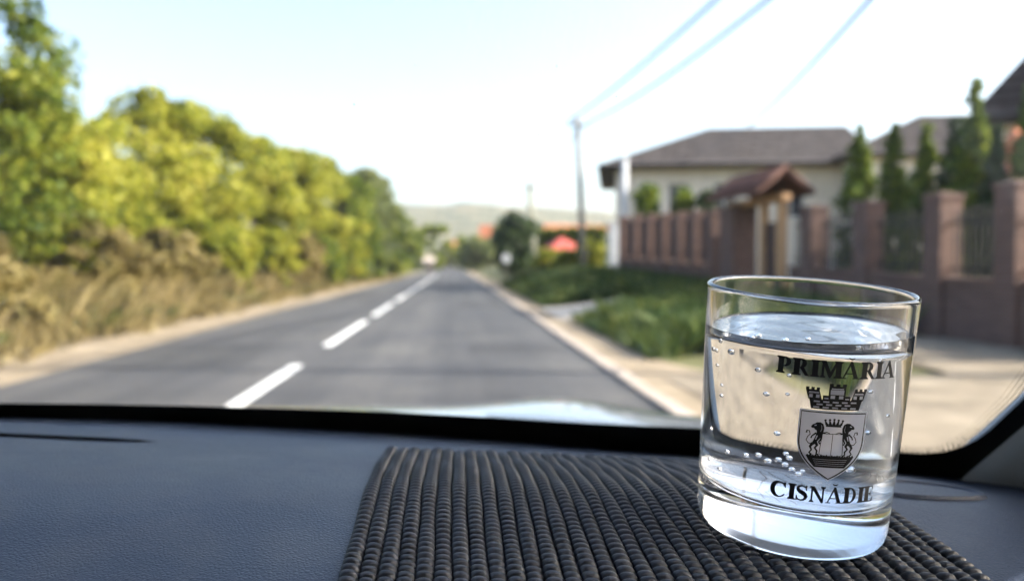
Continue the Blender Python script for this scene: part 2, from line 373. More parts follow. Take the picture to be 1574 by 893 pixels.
# ================================================================== VEGETATION
def quads(centers, size, flat=.0, up_bias=0):
    """leaf quads at centres (numpy), random orientation"""
    n = len(centers)
    a = rng.normal(size=(n, 3)); a[:, 2] += up_bias; a /= np.linalg.norm(a, axis=1)[:, None]
    b = rng.normal(size=(n, 3)); b -= (a * b).sum(1)[:, None] * a; b /= np.linalg.norm(b, axis=1)[:, None]
    s = (np.asarray(size) * rng.uniform(.6, 1.35, n))[:, None]
    v = np.stack([centers - a * s, centers + b * s * .55, centers + a * s, centers - b * s * .55], 1).reshape(-1, 3)
    return v
def quad_mesh(name, v):
    n = len(v) // 4
    me = bpy.data.meshes.new(name); me.vertices.add(4 * n); me.vertices.foreach_set('co', v.astype(np.float32).ravel())
    me.loops.add(4 * n); me.loops.foreach_set('vertex_index', np.arange(4 * n, dtype=np.int32))
    me.polygons.add(n); me.polygons.foreach_set('loop_start', np.arange(0, 4 * n, 4, dtype=np.int32)); me.update(calc_edges=True)
    return me
def crown_points(h0, h1, rx, nclump, nleaf, shape='round', clump_r=.5):
    """leaf centres spread over clumps in an uneven crown"""
    cs = []
    for _ in range(nclump):
        t = rng.uniform(0, 1) ** .85
        if shape == 'round': rr = rx * (math.sin(PI * (.12 + .80 * t)) ** .7) * rng.uniform(.55, 1.12)
        elif shape == 'column': rr = rx * min(1, (1 - t) ** .65 * 1.5) * rng.uniform(.45, 1.0)
        else: rr = rx * (1 - .6 * t) * rng.uniform(.5, 1.1)
        a = rng.uniform(0, 2 * PI)
        f = math.sqrt(rng.uniform(.25, 1))
        cs.append((rr * f * math.cos(a), rr * f * math.sin(a), h0 + (h1 - h0) * t + rng.normal() * .12))
    cs = np.array(cs)
    idx = rng.integers(0, nclump, nleaf)
    sz = rng.uniform(.5, 1.25, nclump)[idx][:, None] * clump_r
    if shape == 'column': sz = sz * np.clip((h1 - cs[idx][:, 2:3]) / (h1 - h0) * 3.2, .42, 1)
    d = rng.normal(size=(nleaf, 3)); d /= np.linalg.norm(d, axis=1)[:, None]
    d *= (rng.uniform(.15, 1, nleaf) ** .5)[:, None]
    return cs[idx] + d * sz * np.array([1, 1, .75]), cs
def tree(name, label, cat, x, y, h, rx, h0, leaf, nclump=60, nleaf=7000, lsize=.12, trunk_r=.12, shape='round', group=None, clump_r=.55, z=None, limbs=7):
    z = G(x, y) - .03 if z is None else z
    t = thing(name, label, cat, (x, y, z), 0, group)
    pts, cs = crown_points(h0, h, rx, nclump, nleaf, shape, clump_r)
    link('crown', quad_mesh('crown', quads(pts, lsize)), leaf, t)
    bm = bmesh.new()
    top = h * .82
    tr = [(0.10 * math.sin(k * 1.3 + x), .10 * math.cos(k * 1.7 + y), top * k / 6) for k in range(7)]; tr[0] = (0, 0, -.15)
    tube(bm, tr, [trunk_r * (1 - .85 * k / 6) for k in range(7)], 7)
    for c in cs[rng.permutation(len(cs))[:limbs]]:
        s = max(.3, min(top * .95, c[2] * .6)); k = s / top
        b0 = Vector((0.1 * math.sin(k * 6 * 1.3 + x), .1 * math.cos(k * 6 * 1.7 + y), s))
        e = Vector(c); mid = b0.lerp(e, .5) + Vector((0, 0, .15))
        tube(bm, [b0, mid, e], [trunk_r * .4, trunk_r * .25, trunk_r * .08], 5)
    from_bm('trunk', bm, 'bark', t, True)
    return t

# the row of trees on the left of the road: px of the crown centre, distance along the road, height, radius, leaf
LT = [
    # x, y, h, rx, h0, leaf, label
    (-9.8, 13.4, 6.7, 1.7, 1.0, 'leaf_y', 'tall green tree with dense crown standing nearest along the verge of dry grass'),
    (-9.1, 16.2, 6.25, 1.5, .9, 'leaf_g', 'tall yellowing green tree over dry grass, beside the nearest dense green tree'),
    (-8.7, 17.9, 4.5, 1.2, .8, 'leaf_y', 'short bright yellow-green tree under the tall yellowing tree'),
    (-9.3, 20.6, 4.2, 1.5, .8, 'leaf_y', 'low yellow-green tree filling a gap between taller roadside crowns'),
    (-8.9, 24.0, 6.0, 1.7, .9, 'leaf_y', 'loose yellow-green roadside tree with a pointed ragged top'),
    (-8.4, 27.5, 6.2, 2.1, .8, 'leaf_y', 'yellow-green roadside tree with twin tops above brown brush'),
    (-8.2, 32.5, 6.2, 2.4, .8, 'leaf_y', 'broad yellow-green roadside tree, the fullest crown of the row'),
    (-7.8, 38.0, 6.5, 2.3, .7, 'leaf_y', 'olive yellow tree reaching down to the sandy shoulder'),
    (-7.5, 44.0, 6.8, 2.4, .6, 'leaf_y', 'tall yellow-green tree at the bend of the leafy row'),
    (-7.2, 51.5, 6.9, 2.5, .6, 'leaf_g', 'deep green roadside tree between yellow-green and greyish trees'),
    (-7.1, 60.0, 8.0, 2.7, .5, 'leaf_o', 'greyish olive tree with feathery top at the far part of the row'),
    (-7.0, 70.0, 8.3, 2.8, .5, 'leaf_o', 'grey-green tall tree beyond the feathery olive tree'),
    (-7.0, 84.0, 7.2, 3.0, .5, 'leaf_g', 'rounded green tree far down the left roadside'),
    (-7.0, 100.0, 6.6, 3.2, .5, 'leaf_g', 'small distant green tree closing the left roadside row'),
]
for i, (x, y, h, rx, h0, lf, lb) in enumerate(LT):
    far = y > 48
    tree('roadside_tree', lb, 'tree', x, y, h, rx, h0, lf, 48 if not far else 55, 10000 if not far else 8000, .075 + y * .0015, .11, 'round', 'trees along the left side of the road', .66 + .002 * y)
# lower shrubs in front of the trees
LS = [(-7.4, 12.6, 1.5, .9, 'leaf_b', 'dry brown shrub among tall tan grass under the tall green tree'),
      (-7.6, 17.5, 1.9, 1.1, 'leaf_b', 'tan dead-leaved shrub standing in dry grass beside the shoulder'),
      (-7.4, 21.0, 2.1, 1.1, 'leaf_b', 'large brown withered bush below the low yellow-green tree'),
      (-7.3, 25.5, 2.3, 1.2, 'leaf_y', 'yellowing shrub growing out of brown brush'),
      (-7.0, 30.0, 2.5, 1.3, 'leaf_y', 'yellow-green shrub touching the sandy shoulder'),
      (-6.8, 35.0, 2.4, 1.3, 'leaf_b', 'rust-brown shrub between green shrubs at the shoulder'),
      (-6.6, 41.0, 2.6, 1.3, 'leaf_g', 'green shrub at the foot of tall yellow-green trees'),
      (-6.3, 48.0, 2.6, 1.4, 'leaf_y', 'yellow-green shrub crowding the road edge at the bend'),
      (-6.2, 57.0, 2.8, 1.5, 'leaf_g', 'far green shrub below the feathery olive tree')]
for x, y, h, rx, lf, lb in LS:
    tree('roadside_shrub', lb, 'shrub', x, y, h, rx, .15, lf, 45, 3200, .08 + y * .0015, .035, 'round', 'shrubs below the roadside trees', .32, limbs=5)

def blades(name, label, cat, n, fx, hmin, hmax, mat, lean=.25, wd=.012):
    """grass: one mesh of thin blades (each two triangles)"""
    b = np.array([fx() for _ in range(n)]); x, y = b[:, 0], b[:, 1]
    z = np.array([G(a, c) for a, c in zip(x, y)]) - .03
    h = rng.uniform(hmin, hmax, n) * b[:, 2]
    a = rng.uniform(0, 2 * PI, n); wv = np.stack([np.cos(a), np.sin(a), 0 * a], 1) * (wd * rng.uniform(.6, 1.5, n) * (1 + y * .04))[:, None]
    base = np.stack([x, y, z], 1); ld = rng.normal(size=(n, 3)) * lean * h[:, None]; ld[:, 2] = 0
    mid = base + ld * .35 + np.stack([0 * h, 0 * h, h * .55], 1); top = base + ld + np.stack([0 * h, 0 * h, h], 1)
    v = np.stack([base - wv, base + wv, mid + wv * .7, top], 1).reshape(-1, 3)
    o = link(name, quad_mesh(name, v), mat); o['kind'] = 'stuff'; return tag(o, label, cat)
def fx_dry():
    y = 8 + 36 * rng.uniform() ** 1.6; t = rng.uniform(); x = -6.1 + wob(y, 1) - 3.4 * t; return x, y, .35 + .65 * smooth(0, .35, t)
blades('dry_grass', 'tall tan dry grass standing between the sandy shoulder and left trees', 'grass', 24000, fx_dry, .35, 1.2, 'grass_d', .3, .011)
def fx_low():
    y = 4 + 70 * rng.uniform() ** 1.5; return -5.6 + wob(y, 1) - 1.2 * rng.uniform() + .8 * smooth(40, 60, y), y, 1
blades('straw_tufts', 'short straw-coloured tufts scattered along the left sandy shoulder', 'grass', 6000, fx_low, .06, .3, 'grass_d', .5, .008)
def fx_weeds():
    y = 8.5 + 34 * rng.uniform() ** 1.5; t = rng.uniform()
    while math.sin(y * 1.9) + math.sin(y * .83 + 7 * t) < .3: y = 8.5 + 34 * rng.uniform() ** 1.5; t = rng.uniform()
    return -6.2 + wob(y, 1) - 2.6 * t, y, .4 + .6 * t
blades('green_weeds', 'patches of green weeds mixed into the tall tan dry grass', 'weeds', 9000, fx_weeds, .25, 1.0, 'grass_g', .4, .02)
def in_slab(x, y): return (16.7 < y < 21.8 and x < 4.95) or 42.7 < y < 48.8
def fx_verge():
    while True:
        y = 8.6 + 38 * rng.uniform() ** 1.5; x = rng.uniform(2.55, 7.6)
        if in_slab(x, y): continue
        if y < 10.3 + .5 * math.sin(x * 2.1) - (x - 2.6) * .12: continue
        if y < 12.5 and x > 5.0 + (y - 8) * .22: continue
        if x > 7.9 - (y - 12.25) * .0925: continue
        return x, y, .5 + .5 * smooth(2.5, 3.6, x)
blades('verge_grass', 'rough dark green grass on the verge in front of the brown brick fence', 'grass', 50000, fx_verge, .18, .62, 'grass_g', .4, .011)

# ================================================================== HOUSES
def hip_roof(bm, x0, x1, y0, y1, z, pitch, ov, hipL=True, hipR=True, thick=.16):
    x0 -= ov; x1 += ov; y0 -= ov; y1 += ov; hd = (y1 - y0) / 2; rz = z + hd * pitch
    a = (x0 + (hd if hipL else 0), (y0 + y1) / 2, rz); b = (x1 - (hd if hipR else 0), (y0 + y1) / 2, rz)
    if a[0] > b[0]: m = (a[0] + b[0]) / 2; a = (m - .05, a[1], rz); b = (m + .05, b[1], rz)
    P = [(x0, y0, z), (x1, y0, z), (x1, y1, z), (x0, y1, z), a, b] + [(x0, y0, z - thick), (x1, y0, z - thick), (x1, y1, z - thick), (x0, y1, z - thick)]
    v = [bm.verts.new(p) for p in P]
    for f in ((0, 1, 5, 4), (1, 2, 5), (2, 3, 4, 5), (3, 0, 4), (0, 6, 7, 1), (1, 7, 8, 2), (2, 8, 9, 3), (3, 9, 6, 0), (9, 8, 7, 6)): bm.faces.new([v[i] for i in f])
def facade(bm, wd, h, holes, z0=0, th=.25, mtx=Matrix()):
    """wall in the xz plane facing -y with rectangular openings (x0,x1,z0,z1)"""
    xs = sorted({0, wd, *[q for a in holes for q in a[:2]]}); zs = sorted({z0, h, *[q for a in holes for q in a[2:]]})
    for xa, xb in zip(xs, xs[1:]):
        for za, zb in zip(zs, zs[1:]):
            cx_, cz_ = (xa + xb) / 2, (za + zb) / 2
            if any(a[0] < cx_ < a[1] and a[2] < cz_ < a[3] for a in holes): continue
            bbox(bm, xa, xb, 0, th, za, zb, mtx)
def window(parent, x0, x1, z0, z1, mtx, sill=True):
    bm = bmesh.new(); f = .07
    for a in ((x0, x1, z0, z0 + f), (x0, x1, z1 - f, z1), (x0, x0 + f, z0 + f, z1 - f), (x1 - f, x1, z0 + f, z1 - f), ((x0 + x1) / 2 - .035, (x0 + x1) / 2 + .035, z0 + f, z1 - f)):
        bbox(bm, a[0], a[1], .09, .15, a[2], a[3], mtx)
    if sill: bbox(bm, x0 - .08, x1 + .08, -.07, .12, z0 - .06, z0 - .001, mtx)
    wn = from_bm('window', bm, 'pvc', parent)
    bm = bmesh.new(); bbox(bm, x0 + .02, x1 - .02, .115, .125, z0 + .02, z1 - .02, mtx); from_bm('pane', bm, 'glass_dark', wn)
def house(name, label, x, y, z, rz, wd, dp, eave, pitch, wall_m, roof_m, front, side, hipL=True, hipR=True, ov=.6, chimney=None):
    t = thing(name, label, 'house', (x, y, z), rz)
    bm = bmesh.new()
    facade(bm, wd, eave, front)
    mS = Matrix.Translation((0, dp, 0)) @ Matrix.Rotation(-PI / 2, 4, 'Z')        # left wall, facing -x
    facade(bm, dp - .25, eave, side, mtx=Matrix.Translation((0, dp, 0)) @ Matrix.Rotation(-PI / 2, 4, 'Z'))
    bbox(bm, wd - .25, wd, .252, dp, 0, eave); bbox(bm, .252, wd - .252, dp - .25, dp, 0, eave)
    bbox(bm, .3, wd - .3, 1.2, 1.4, 0, eave - .05)                                 # inner partition: rooms are dark behind the panes
    from_bm('wall', bm, wall_m, t)
    for a in front: window(t, *a, Matrix())
    for a in side: window(t, *a, mS)
    bm = bmesh.new(); hip_roof(bm, 0, wd, 0, dp, eave + .16, pitch, ov, hipL, hipR); rf = from_bm('roof', bm, roof_m, t)
    bm = bmesh.new()                                                                # gutters
    tube(bm, [(-ov, -ov - .05, eave + .1), (wd + ov, -ov - .05, eave + .1)], .06, 8); tube(bm, [(-ov - .05, -ov, eave + .1), (-ov - .05, dp + ov, eave + .1)], .06, 8)
    from_bm('gutter', bm, 'black_plastic', rf)
    bm = bmesh.new(); hd = dp / 2 + ov; nc = 16                                     # raised tile courses on the front slope
    for k in range(1, nc):
        q = k / nc; yy = -ov + hd * q; zz = eave + .16 + hd * q * pitch; xl = -ov + (hd * q if hipL else 0) + .05; xr = wd + ov - (hd * q if hipR else 0) - .05
        if xr - xl > .3: bbox(bm, xl, xr, yy - .05, yy + .03, zz - .04, zz + .035)
    from_bm('tile_courses', bm, roof_m, rf)['kind'] = 'stuff'
    if chimney:
        cx_, cy_, ch = chimney; box('chimney', cx_ - .3, cx_ + .3, cy_ - .3, cy_ + .3, eave, ch, 'brick', rf, .02)
    return t
A = at(947, 262, 35.5)
hz = rise(35) - .03
house('house', 'long two-storey cream house with grey-brown hipped roof and dark gutters behind fence', A.x, A.y, hz, -R(11.5), 10.6, 9.4, 5.55 - hz, .44, 'cream', 'roof_grey',
      [(.5 + 1.85, 1.35 + 1.85, 3.3 - hz + .0, 4.9 - hz), (4.35, 5.35, 3.3 - hz, 4.9 - hz), (7.1, 8.3, 3.3 - hz, 4.9 - hz)], [(2, 3.1, 3.2 - hz, 4.7 - hz), (5.2, 6.3, 3.2 - hz, 4.7 - hz)], True, False, .75)
B2 = at(1312, 240, 31.5)
house('house', 'cream wing with higher grey hipped roof rising behind the column of thujas', B2.x, B2.y, hz - .1, -R(11.5), 12, 8, 5.75 - hz, .50, 'cream', 'roof_grey',
      [(1.0, 2.2, 3.2 - hz, 4.7 - hz), (4.2, 5.4, 3.2 - hz, 4.7 - hz)], [(2, 3.1, 3.2 - hz, 4.7 - hz)], True, True, .5)
C3 = at(1532, 185, 16.5)
house('house', 'house with dark brown steep roof and pale plaster walls behind the tall thuja', C3.x, C3.y, .1, -R(30), 8.0, 6, C3.z - .2, 1.25, 'cream', 'roof_dark',
      [(1.2, 2.4, 1.4, 2.9)], [(2, 3.2, 1.4, 2.9)], True, True, .6)
# terracotta chimney column of the near house stands free beside its wall
P = at(1556, 285, 15.0)
t = thing('garden_column', 'pinkish terracotta garden column with round cap behind the brick fence', 'column', (P.x, P.y, G(P.x, P.y)))
bm = bmesh.new(); tube(bm, [(0, 0, 0), (0, 0, 3.3)], .17, 12); from_bm('shaft', bm, 'roof_orange', t, True)
bm = bmesh.new(); tube(bm, [(0, 0, 3.3), (0, 0, 3.42), (0, 0, 3.62), (0, 0, 3.8)], [.24, .24, .15, .03], 12); from_bm('cap', bm, 'roof_orange', t, True)

# ================================================================== BRICK FENCE
def fpt(d):                                   # fence line on the ground at distance d along the road
    x = 7.95 - (d - 12.25) * .0925
    return Vector((x, d, G(x, d) - .05))
fdir = Vector((-.0925, 1, 0)).normalized(); fang = math.atan2(fdir.y, fdir.x)
f = thing('brick_fence', 'brown brick garden fence with square piers and low wall along the verge', 'fence', (0, 0, 0))
def local(p): return Matrix.Translation(p) @ Matrix.Rotation(fang, 4, 'Z')
pier_d = [29.1, 27.5, 26.05, 24.7, 23.4, 22.2, 21.0, 16.05, 14.2, 12.25, 10.75, 9.2]
tops = [2.30] * 7 + [2.22, 2.24, 2.28, 2.34, 2.34]
pm = None
for d, hgt in zip(pier_d, tops):
    p = fpt(d); wdt = .20 if d < 17 else .17
    bm = bmesh.new(); bbox(bm, -wdt, wdt, -wdt, wdt, 0, hgt, local(p)); pr = from_bm('pier', bm, 'brick', f)
    bm = bmesh.new(); bbox(bm, -wdt - .025, wdt + .025, -wdt - .025, wdt + .025, hgt + .001, hgt + .06, local(p))
    vb = [bm.verts.new(local(p) @ Vector(v)) for v in ((-wdt - .025, -wdt - .025, hgt + .061), (wdt + .025, -wdt - .025, hgt + .061), (wdt + .025, wdt + .025, hgt + .061), (-wdt - .025, wdt + .025, hgt + .061), (0, 0, hgt + .11))]
    for q in ((0, 1, 4), (1, 2, 4), (2, 3, 4), (3, 0, 4)): bm.faces.new([vb[i] for i in q])
    from_bm('cap', bm, 'stonecap', pr)
for d0, d1 in zip(pier_d[1:], pier_d):
    if d0 < 20.5 and d1 > 20.5: segs = [(17.75, 21.0, False)] if False else [(d0, 17.1, True)]
    else: segs = [(d0, d1, True)]
    for a, b, _ in segs:
        pa, pb = fpt(a), fpt(b); L = (pb - pa).length; ang = fang
        pit_ = math.atan2(pb.z - pa.z, L)
        mt = Matrix.Translation(pa) @ Matrix.Rotation(ang, 4, 'Z') @ Matrix.Rotation(-pit_, 4, 'Y')
        wh = .95 if a < 20 else .80; hw = .2 if a < 17 else .17
        bm = bmesh.new(); bbox(bm, hw + .002, L - hw - .002, -.12, .12, -.3, wh, mt); from_bm('low_wall', bm, 'brick', f)
        bm = bmesh.new(); bbox(bm, hw + .004, L - hw - .004, -.16, .16, wh + .001, wh + .06, mt); from_bm('coping', bm, 'stonecap', f)
        if a > 20:                                            # solid boarded panels on the far part
            nb = 7; bw = (L - 2 * hw) / nb
            for k in range(nb):
                bm = bmesh.new(); x0 = hw + k * bw
                bbox(bm, x0 + .006, x0 + bw - .006, -.02 + .012 * (k % 2), .015 + .012 * (k % 2), wh + .11, 2.22 + .03 * math.sin(k * 2), mt); from_bm('board', bm, 'board', f)
            for zz_ in (wh + .3, 1.95):
                bm = bmesh.new(); bbox(bm, hw - .02, L - hw + .02, .03, .07, zz_, zz_ + .08, mt); from_bm('rail', bm, 'board', f)
        else:                                                 # iron railing on the near part
            bm = bmesh.new(); nb = int((L - 2 * hw) / .12)
            for k in range(nb):
                x0 = hw + (k + .5) * (L - 2 * hw) / nb
                bbox(bm, x0 - .012, x0 + .012, -.012, .012, wh + .06, 2.0 + .12 * math.sin(PI * (k + .5) / nb), mt)
            for zz_ in (wh + .18, 1.86): bbox(bm, hw - .02, L - hw + .02, -.02, .02, zz_, zz_ + .04, mt)
            from_bm('railing', bm, 'iron', f)

# entrance gate with small tiled roof between the far and near part of the fence
g0, g1 = fpt(17.3), fpt(20.4); Lg = (g1 - g0).length
gt = thing('entrance_gate', 'garden entrance with small brown tiled roof on orange wooden posts', 'gate', g0, fang)
for k, xx in enumerate((.12, .95)):
    box('post', xx - .09, xx + .09, -.09, .09, -.1, 2.45, 'oak', gt, .01)
box('pier', 1.95, 2.75, -.32, .32, -.1, 2.5, 'brick', gt, .01)
for k in range(6): box('board', .22 + k * .107, .22 + k * .107 + .10, -.02, .015, .12, 2.0, 'board', gt)
box('beam', -.1, 2.7, -.11, .11, 2.452, 2.62, 'oak', gt, .01)
bm = bmesh.new()                                              # gabled roof, ridge along the fence
xa, xb = -.1, 2.75
P_ = [(xa, -.7, 2.6), (xb, -.7, 2.6), (xb, .7, 2.6), (xa, .7, 2.6), (xa + .1, 0, 3.1), (xb - .1, 0, 3.1)]
v = [bm.verts.new(p) for p in P_] + [bm.verts.new((p[0], p[1], p[2] + .09)) for p in P_]
for q in ((0, 1, 5, 4), (2, 3, 4, 5)): bm.faces.new([v[i] for i in q]); bm.faces.new([v[i + 6] for i in q])
for a, b in ((0, 1), (1, 5), (5, 2), (2, 3), (3, 4), (4, 0)): bm.faces.new((v[a], v[b], v[b + 6], v[a + 6]))
rf = from_bm('roof', bm, 'tile_red', gt)
bm = bmesh.new()
for s in (-1, 1):                                             # rows of ridge-and-furrow tiles
    for k in range(14):
        x0 = xa + .1 + k * (xb - xa - .2) / 13
        tube(bm, [(x0, s * .71, 2.69), (x0, s * .03, 3.2)], .055, 6)
from_bm('tile_rolls', bm, 'tile_red', rf, True)
bm = bmesh.new(); tube(bm, [(xa + .08, 0, 3.2), (xb - .08, 0, 3.2)], .09, 8); from_bm('ridge', bm, 'tile_red', rf, True)

# white meter pillar at the far end of the fence
P = fpt(30.4)
t = thing('meter_pillar', 'white painted utility meter pillar at the far end of the brick fence', 'pillar', P, fang)
box('body', -.22, .22, -.2, .2, -.05, 2.15, 'offwhite', t, .015); box('cap', -.27, .27, -.25, .25, 2.151, 2.23, 'white', t, .01)
box('meter_door', -.15, .15, -.225, -.201, 1.1, 1.7, 'pvc', t, .006)

# ------------------------------------------------------------------ plants behind the fence
def px_tree(px, ytop, d, rx, leaf, label, name='thuja', cat='thuja', shape='column', nleaf=7500, lsize=.06, group='thujas behind the brick fence', h0=.1, clump_r=.22, ncl=150):
    p = at(px, ytop, d); z = G(p.x, p.y) - .05
    return tree(name, label, cat, p.x, p.y, p.z - z, rx, h0, leaf, ncl, nleaf, lsize, .05, shape, group, clump_r, z, 6)
px_tree(1320, 200, 16.6, .50, 'leaf_t', 'columnar thuja behind the pier nearest the entrance gate')
px_tree(1373, 196, 17.6, .46, 'leaf_t', 'slim columnar thuja standing in front of the cream wing')
px_tree(1422, 212, 15.2, .44, 'leaf_t', 'columnar thuja midway between two brick piers')
px_tree(1497, 140, 13.9, .46, 'leaf_t', 'tallest bright green columnar thuja beside the dark brown roof')
px_tree(1466, 182, 14.8, .32, 'leaf_d', 'narrow dark thuja hidden behind the tallest bright thuja')
px_tree(1531, 205, 13.4, .32, 'leaf_d', 'dark narrow thuja between the tallest thuja and terracotta column')
px_tree(1580, 150, 13.0, .34, 'leaf_t', 'green thuja beside the terracotta column near the dark roof')
px_tree(997, 290, 31.2, .75, 'leaf_t', 'rounded green bush showing above the boarded fence', 'garden_bush', 'bush', 'cone', 4200, .11, 'bushes above the boarded fence', .8, .35, 60)
px_tree(1050, 304, 30.6, .50, 'leaf_t', 'small pointed yellow-green bush above the boarded fence', 'garden_bush', 'bush', 'cone', 3000, .1, 'bushes above the boarded fence', .8, .3, 50)
px_tree(1086, 298, 30.0, .50, 'leaf_d', 'small dark bush above the boarded fence beside the gate roof', 'garden_bush', 'bush', 'cone', 3000, .1, 'bushes above the boarded fence', .8, .3, 50)

# ================================================================== POLES AND WIRES
def pole(px_b, px_t, ytop, d, label, mat, r0, r1, arm=True, lamp=False):
    pt = at(px_t, ytop, d); pb = at(px_b, 410, d); z = G(pb.x, d) - .1
    t = thing('utility_pole', label, 'pole', (pb.x, d, z), 0, 'poles along the right side of the road')
    top = Vector((pt.x - pb.x, 0, pt.z - z))
    bm = bmesh.new(); tube(bm, [(0, 0, 0), top * .5, top], [r0, (r0 + r1) / 2, r1], 10); from_bm('shaft', bm, mat, t, True)
    if arm:
        bm = bmesh.new(); bbox(bm, top.x - .55, top.x + .55, -.05 - r1, -r1 + .02, top.z - .45, top.z - .37); from_bm('crossarm', bm, 'iron', t)
        for xx in (-.48, -.16, .16, .48):
            bm = bmesh.new(); tube(bm, [(top.x + xx, -.04 - r1, top.z - .37), (top.x + xx, -.04 - r1, top.z - .30), (top.x + xx, -.04 - r1, top.z - .24)], [.03, .045, .02], 8); from_bm('insulator', bm, 'white', t, True)
    return Vector((pb.x, d, z)) + top
T1 = pole(897, 888, 180, 36, 'tall slightly leaning grey utility pole standing on the green verge', 'pole', .17, .12)
T2 = pole(821, 814, 281, 66, 'pale distant utility pole beside the dark rounded tree', 'pole_pale', .27, .21)
pb0 = Vector((6.9, 8.05, G(6.9, 8.05) - .1))
t = thing('utility_pole', 'grey utility pole on the gravel whose shadow crosses the road', 'pole', pb0, 0, 'poles along the right side of the road')
bm = bmesh.new(); tube(bm, [(0, 0, 0), (0, 0, 4), (0, 0, 8)], [.16, .14, .11], 10); from_bm('shaft', bm, 'pole', t, True)
T0 = pb0 + Vector((0, 0, 8))
bm = bmesh.new(); bbox(bm, -.55, .55, -.16, -.09, 7.55, 7.63); from_bm('crossarm', bm, 'iron', t)
def wire(a, b, sag, r, label):
    a, b = Vector(a), Vector(b); pts = []
    for k in range(25):
        s = k / 24; p = a.lerp(b, s); p.z -= sag * 4 * s * (1 - s); pts.append(p)
    bm = bmesh.new(); tube(bm, pts, r, 6); o = from_bm('power_cable', bm, 'cable', None, True); tag(o, label, 'cable', 'overhead cables')
wire(T0 + Vector((-.5, 0, -.4)), T1 + Vector((-.48, -.1, -.26)), .35, .042, 'overhead cable running to the outer end of the leaning pole crossarm')
wire(T0 + Vector((.45, 0, -.4)), T1 + Vector((.48, -.1, -.26)), .55, .042, 'overhead cable running to the house end of the leaning pole crossarm')
hr = at(1150, 194, 38.5)
wire(T0 + Vector((.3, 0, -.6)), hr, .3, .055, 'thick service cable dropping to the ridge of the long cream house')
wire(T1 + Vector((0, -.1, -.45)), T2 + Vector((0, -.1, -.3)), .8, .035, 'sagging cable strung between the leaning pole and pale distant pole')
# slim pale post by the cream house
P = at(960, 244, 31.6)
z = G(P.x, P.y) - .05
t = thing('slim_post', 'slim pale post rising in front of the cream house corner', 'post', (P.x, P.y, z))
bm = bmesh.new(); tube(bm, [(0, 0, 0), (0, 0, P.z - z)], .13, 10); from_bm('shaft', bm, 'offwhite', t, True)
box('cap', -.16, .16, -.16, .16, P.z - z + .001, P.z - z + .08, 'white', t, .01)

# ================================================================== FAR THINGS DOWN THE ROAD
def px_round(px, ytop, d, rx, leaf, label, name='garden_tree', cat='tree', nleaf=5000, lsize=.2, h0=.3, group=None, cl=.7, ncl=70):
    p = at(px, ytop, d); z = G(p.x, p.y) - .05
    return tree(name, label, cat, p.x, p.y, p.z - z, rx, h0, leaf, ncl, nleaf, lsize, .12, 'round', group, cl, z)
px_round(793, 336, 56, 1.75, 'leaf_d', 'dark rounded tree beside the pale distant pole', nleaf=7000, lsize=.17)
for k, (px, yt, d, rx, lf, lb) in enumerate([
        (845, 388, 50, 1.0, 'leaf_y', 'low yellow-green bush left of the red-roofed shelter'),
        (905, 380, 46, 1.2, 'leaf_y', 'yellow-green bush beside the leaning utility pole'),
        (872, 392, 46, .8, 'leaf_y', 'low yellow-green bush in front of the red-roofed shelter')]):
    px_round(px, yt, d, rx, lf, lb, 'garden_bush', 'bush', 2600, .13, .1, 'bushes around the red-roofed shelter', .4, 40)
# clipped hedge with real leaf surface
Pa, Pb = at(826, 352, 62), at(930, 350, 58)
zh = G(Pa.x, 60) - .05; n = 12000
tt = rng.uniform(0, 1, n); hp = np.stack([Pa.x + (Pb.x - Pa.x) * tt, Pa.y + (Pb.y - Pa.y) * tt + rng.uniform(-.7, .7, n), zh + (Pa.z - zh) * rng.uniform(0.02, 1, n) + .12 * np.sin(tt * 40)], 1)
o = link('hedge', quad_mesh('hedge', quads(hp, .14)), 'leaf_g'); tag(o, 'long clipped green hedge behind the red-roofed shelter', 'hedge')
# red-roofed shelter
P = at(863, 364, 52); z = G(P.x, P.y) - .05; Hh = P.z - z
t = thing('garden_shelter', 'small garden shelter with bright red pyramid roof', 'shelter', (P.x, P.y, z), .2)
bm = bmesh.new(); v = [bm.verts.new(q) for q in ((-1.25, -1.25, Hh - .85), (1.25, -1.25, Hh - .85), (1.25, 1.25, Hh - .85), (-1.25, 1.25, Hh - .85), (0, 0, Hh))]
for q in ((0, 1, 4), (1, 2, 4), (2, 3, 4), (3, 0, 4), (3, 2, 1, 0)): bm.faces.new([v[i] for i in q])
from_bm('roof', bm, 'roof_red', t)
for sx in (-1, 1):
    for sy in (-1, 1): box('post', sx * 1.05 - .06, sx * 1.05 + .06, sy * 1.05 - .06, sy * 1.05 + .06, 0, Hh - .84, 'oak', t)
def far_house(label, px, ytop, d, wd, dp, eave, roof, wall, rz=0):
    p = at(px, ytop, d); z = G(p.x, d) - .1; H = p.z - z; e = H * eave
    t = thing('far_house', label, 'house', (p.x, d, z), rz, 'houses far down the road')
    bm = bmesh.new(); bbox(bm, -wd / 2, wd / 2, 0, dp, 0, e); from_bm('wall', bm, wall, t)
    bm = bmesh.new(); hip_roof(bm, -wd / 2, wd / 2, 0, dp, e + .16, (H - e - .16) / (dp / 2 + .4), .4, False, False)
    from_bm('roof', bm, roof, t)
    for k in (-.3, 0, .3):
        bm = bmesh.new(); bbox(bm, k * wd - .5, k * wd + .5, -.03, .06, e * .35, e * .75); wn = from_bm('window', bm, 'pvc', t)
        bm = bmesh.new(); bbox(bm, k * wd - .42, k * wd + .42, -.045, -.031, e * .38, e * .72); from_bm('pane', bm, 'glass_dark', wn)
far_house('distant house with long orange tiled roof behind the clipped hedge', 892, 343, 72, 5.6, 6, .80, 'roof_orange', 'cream')
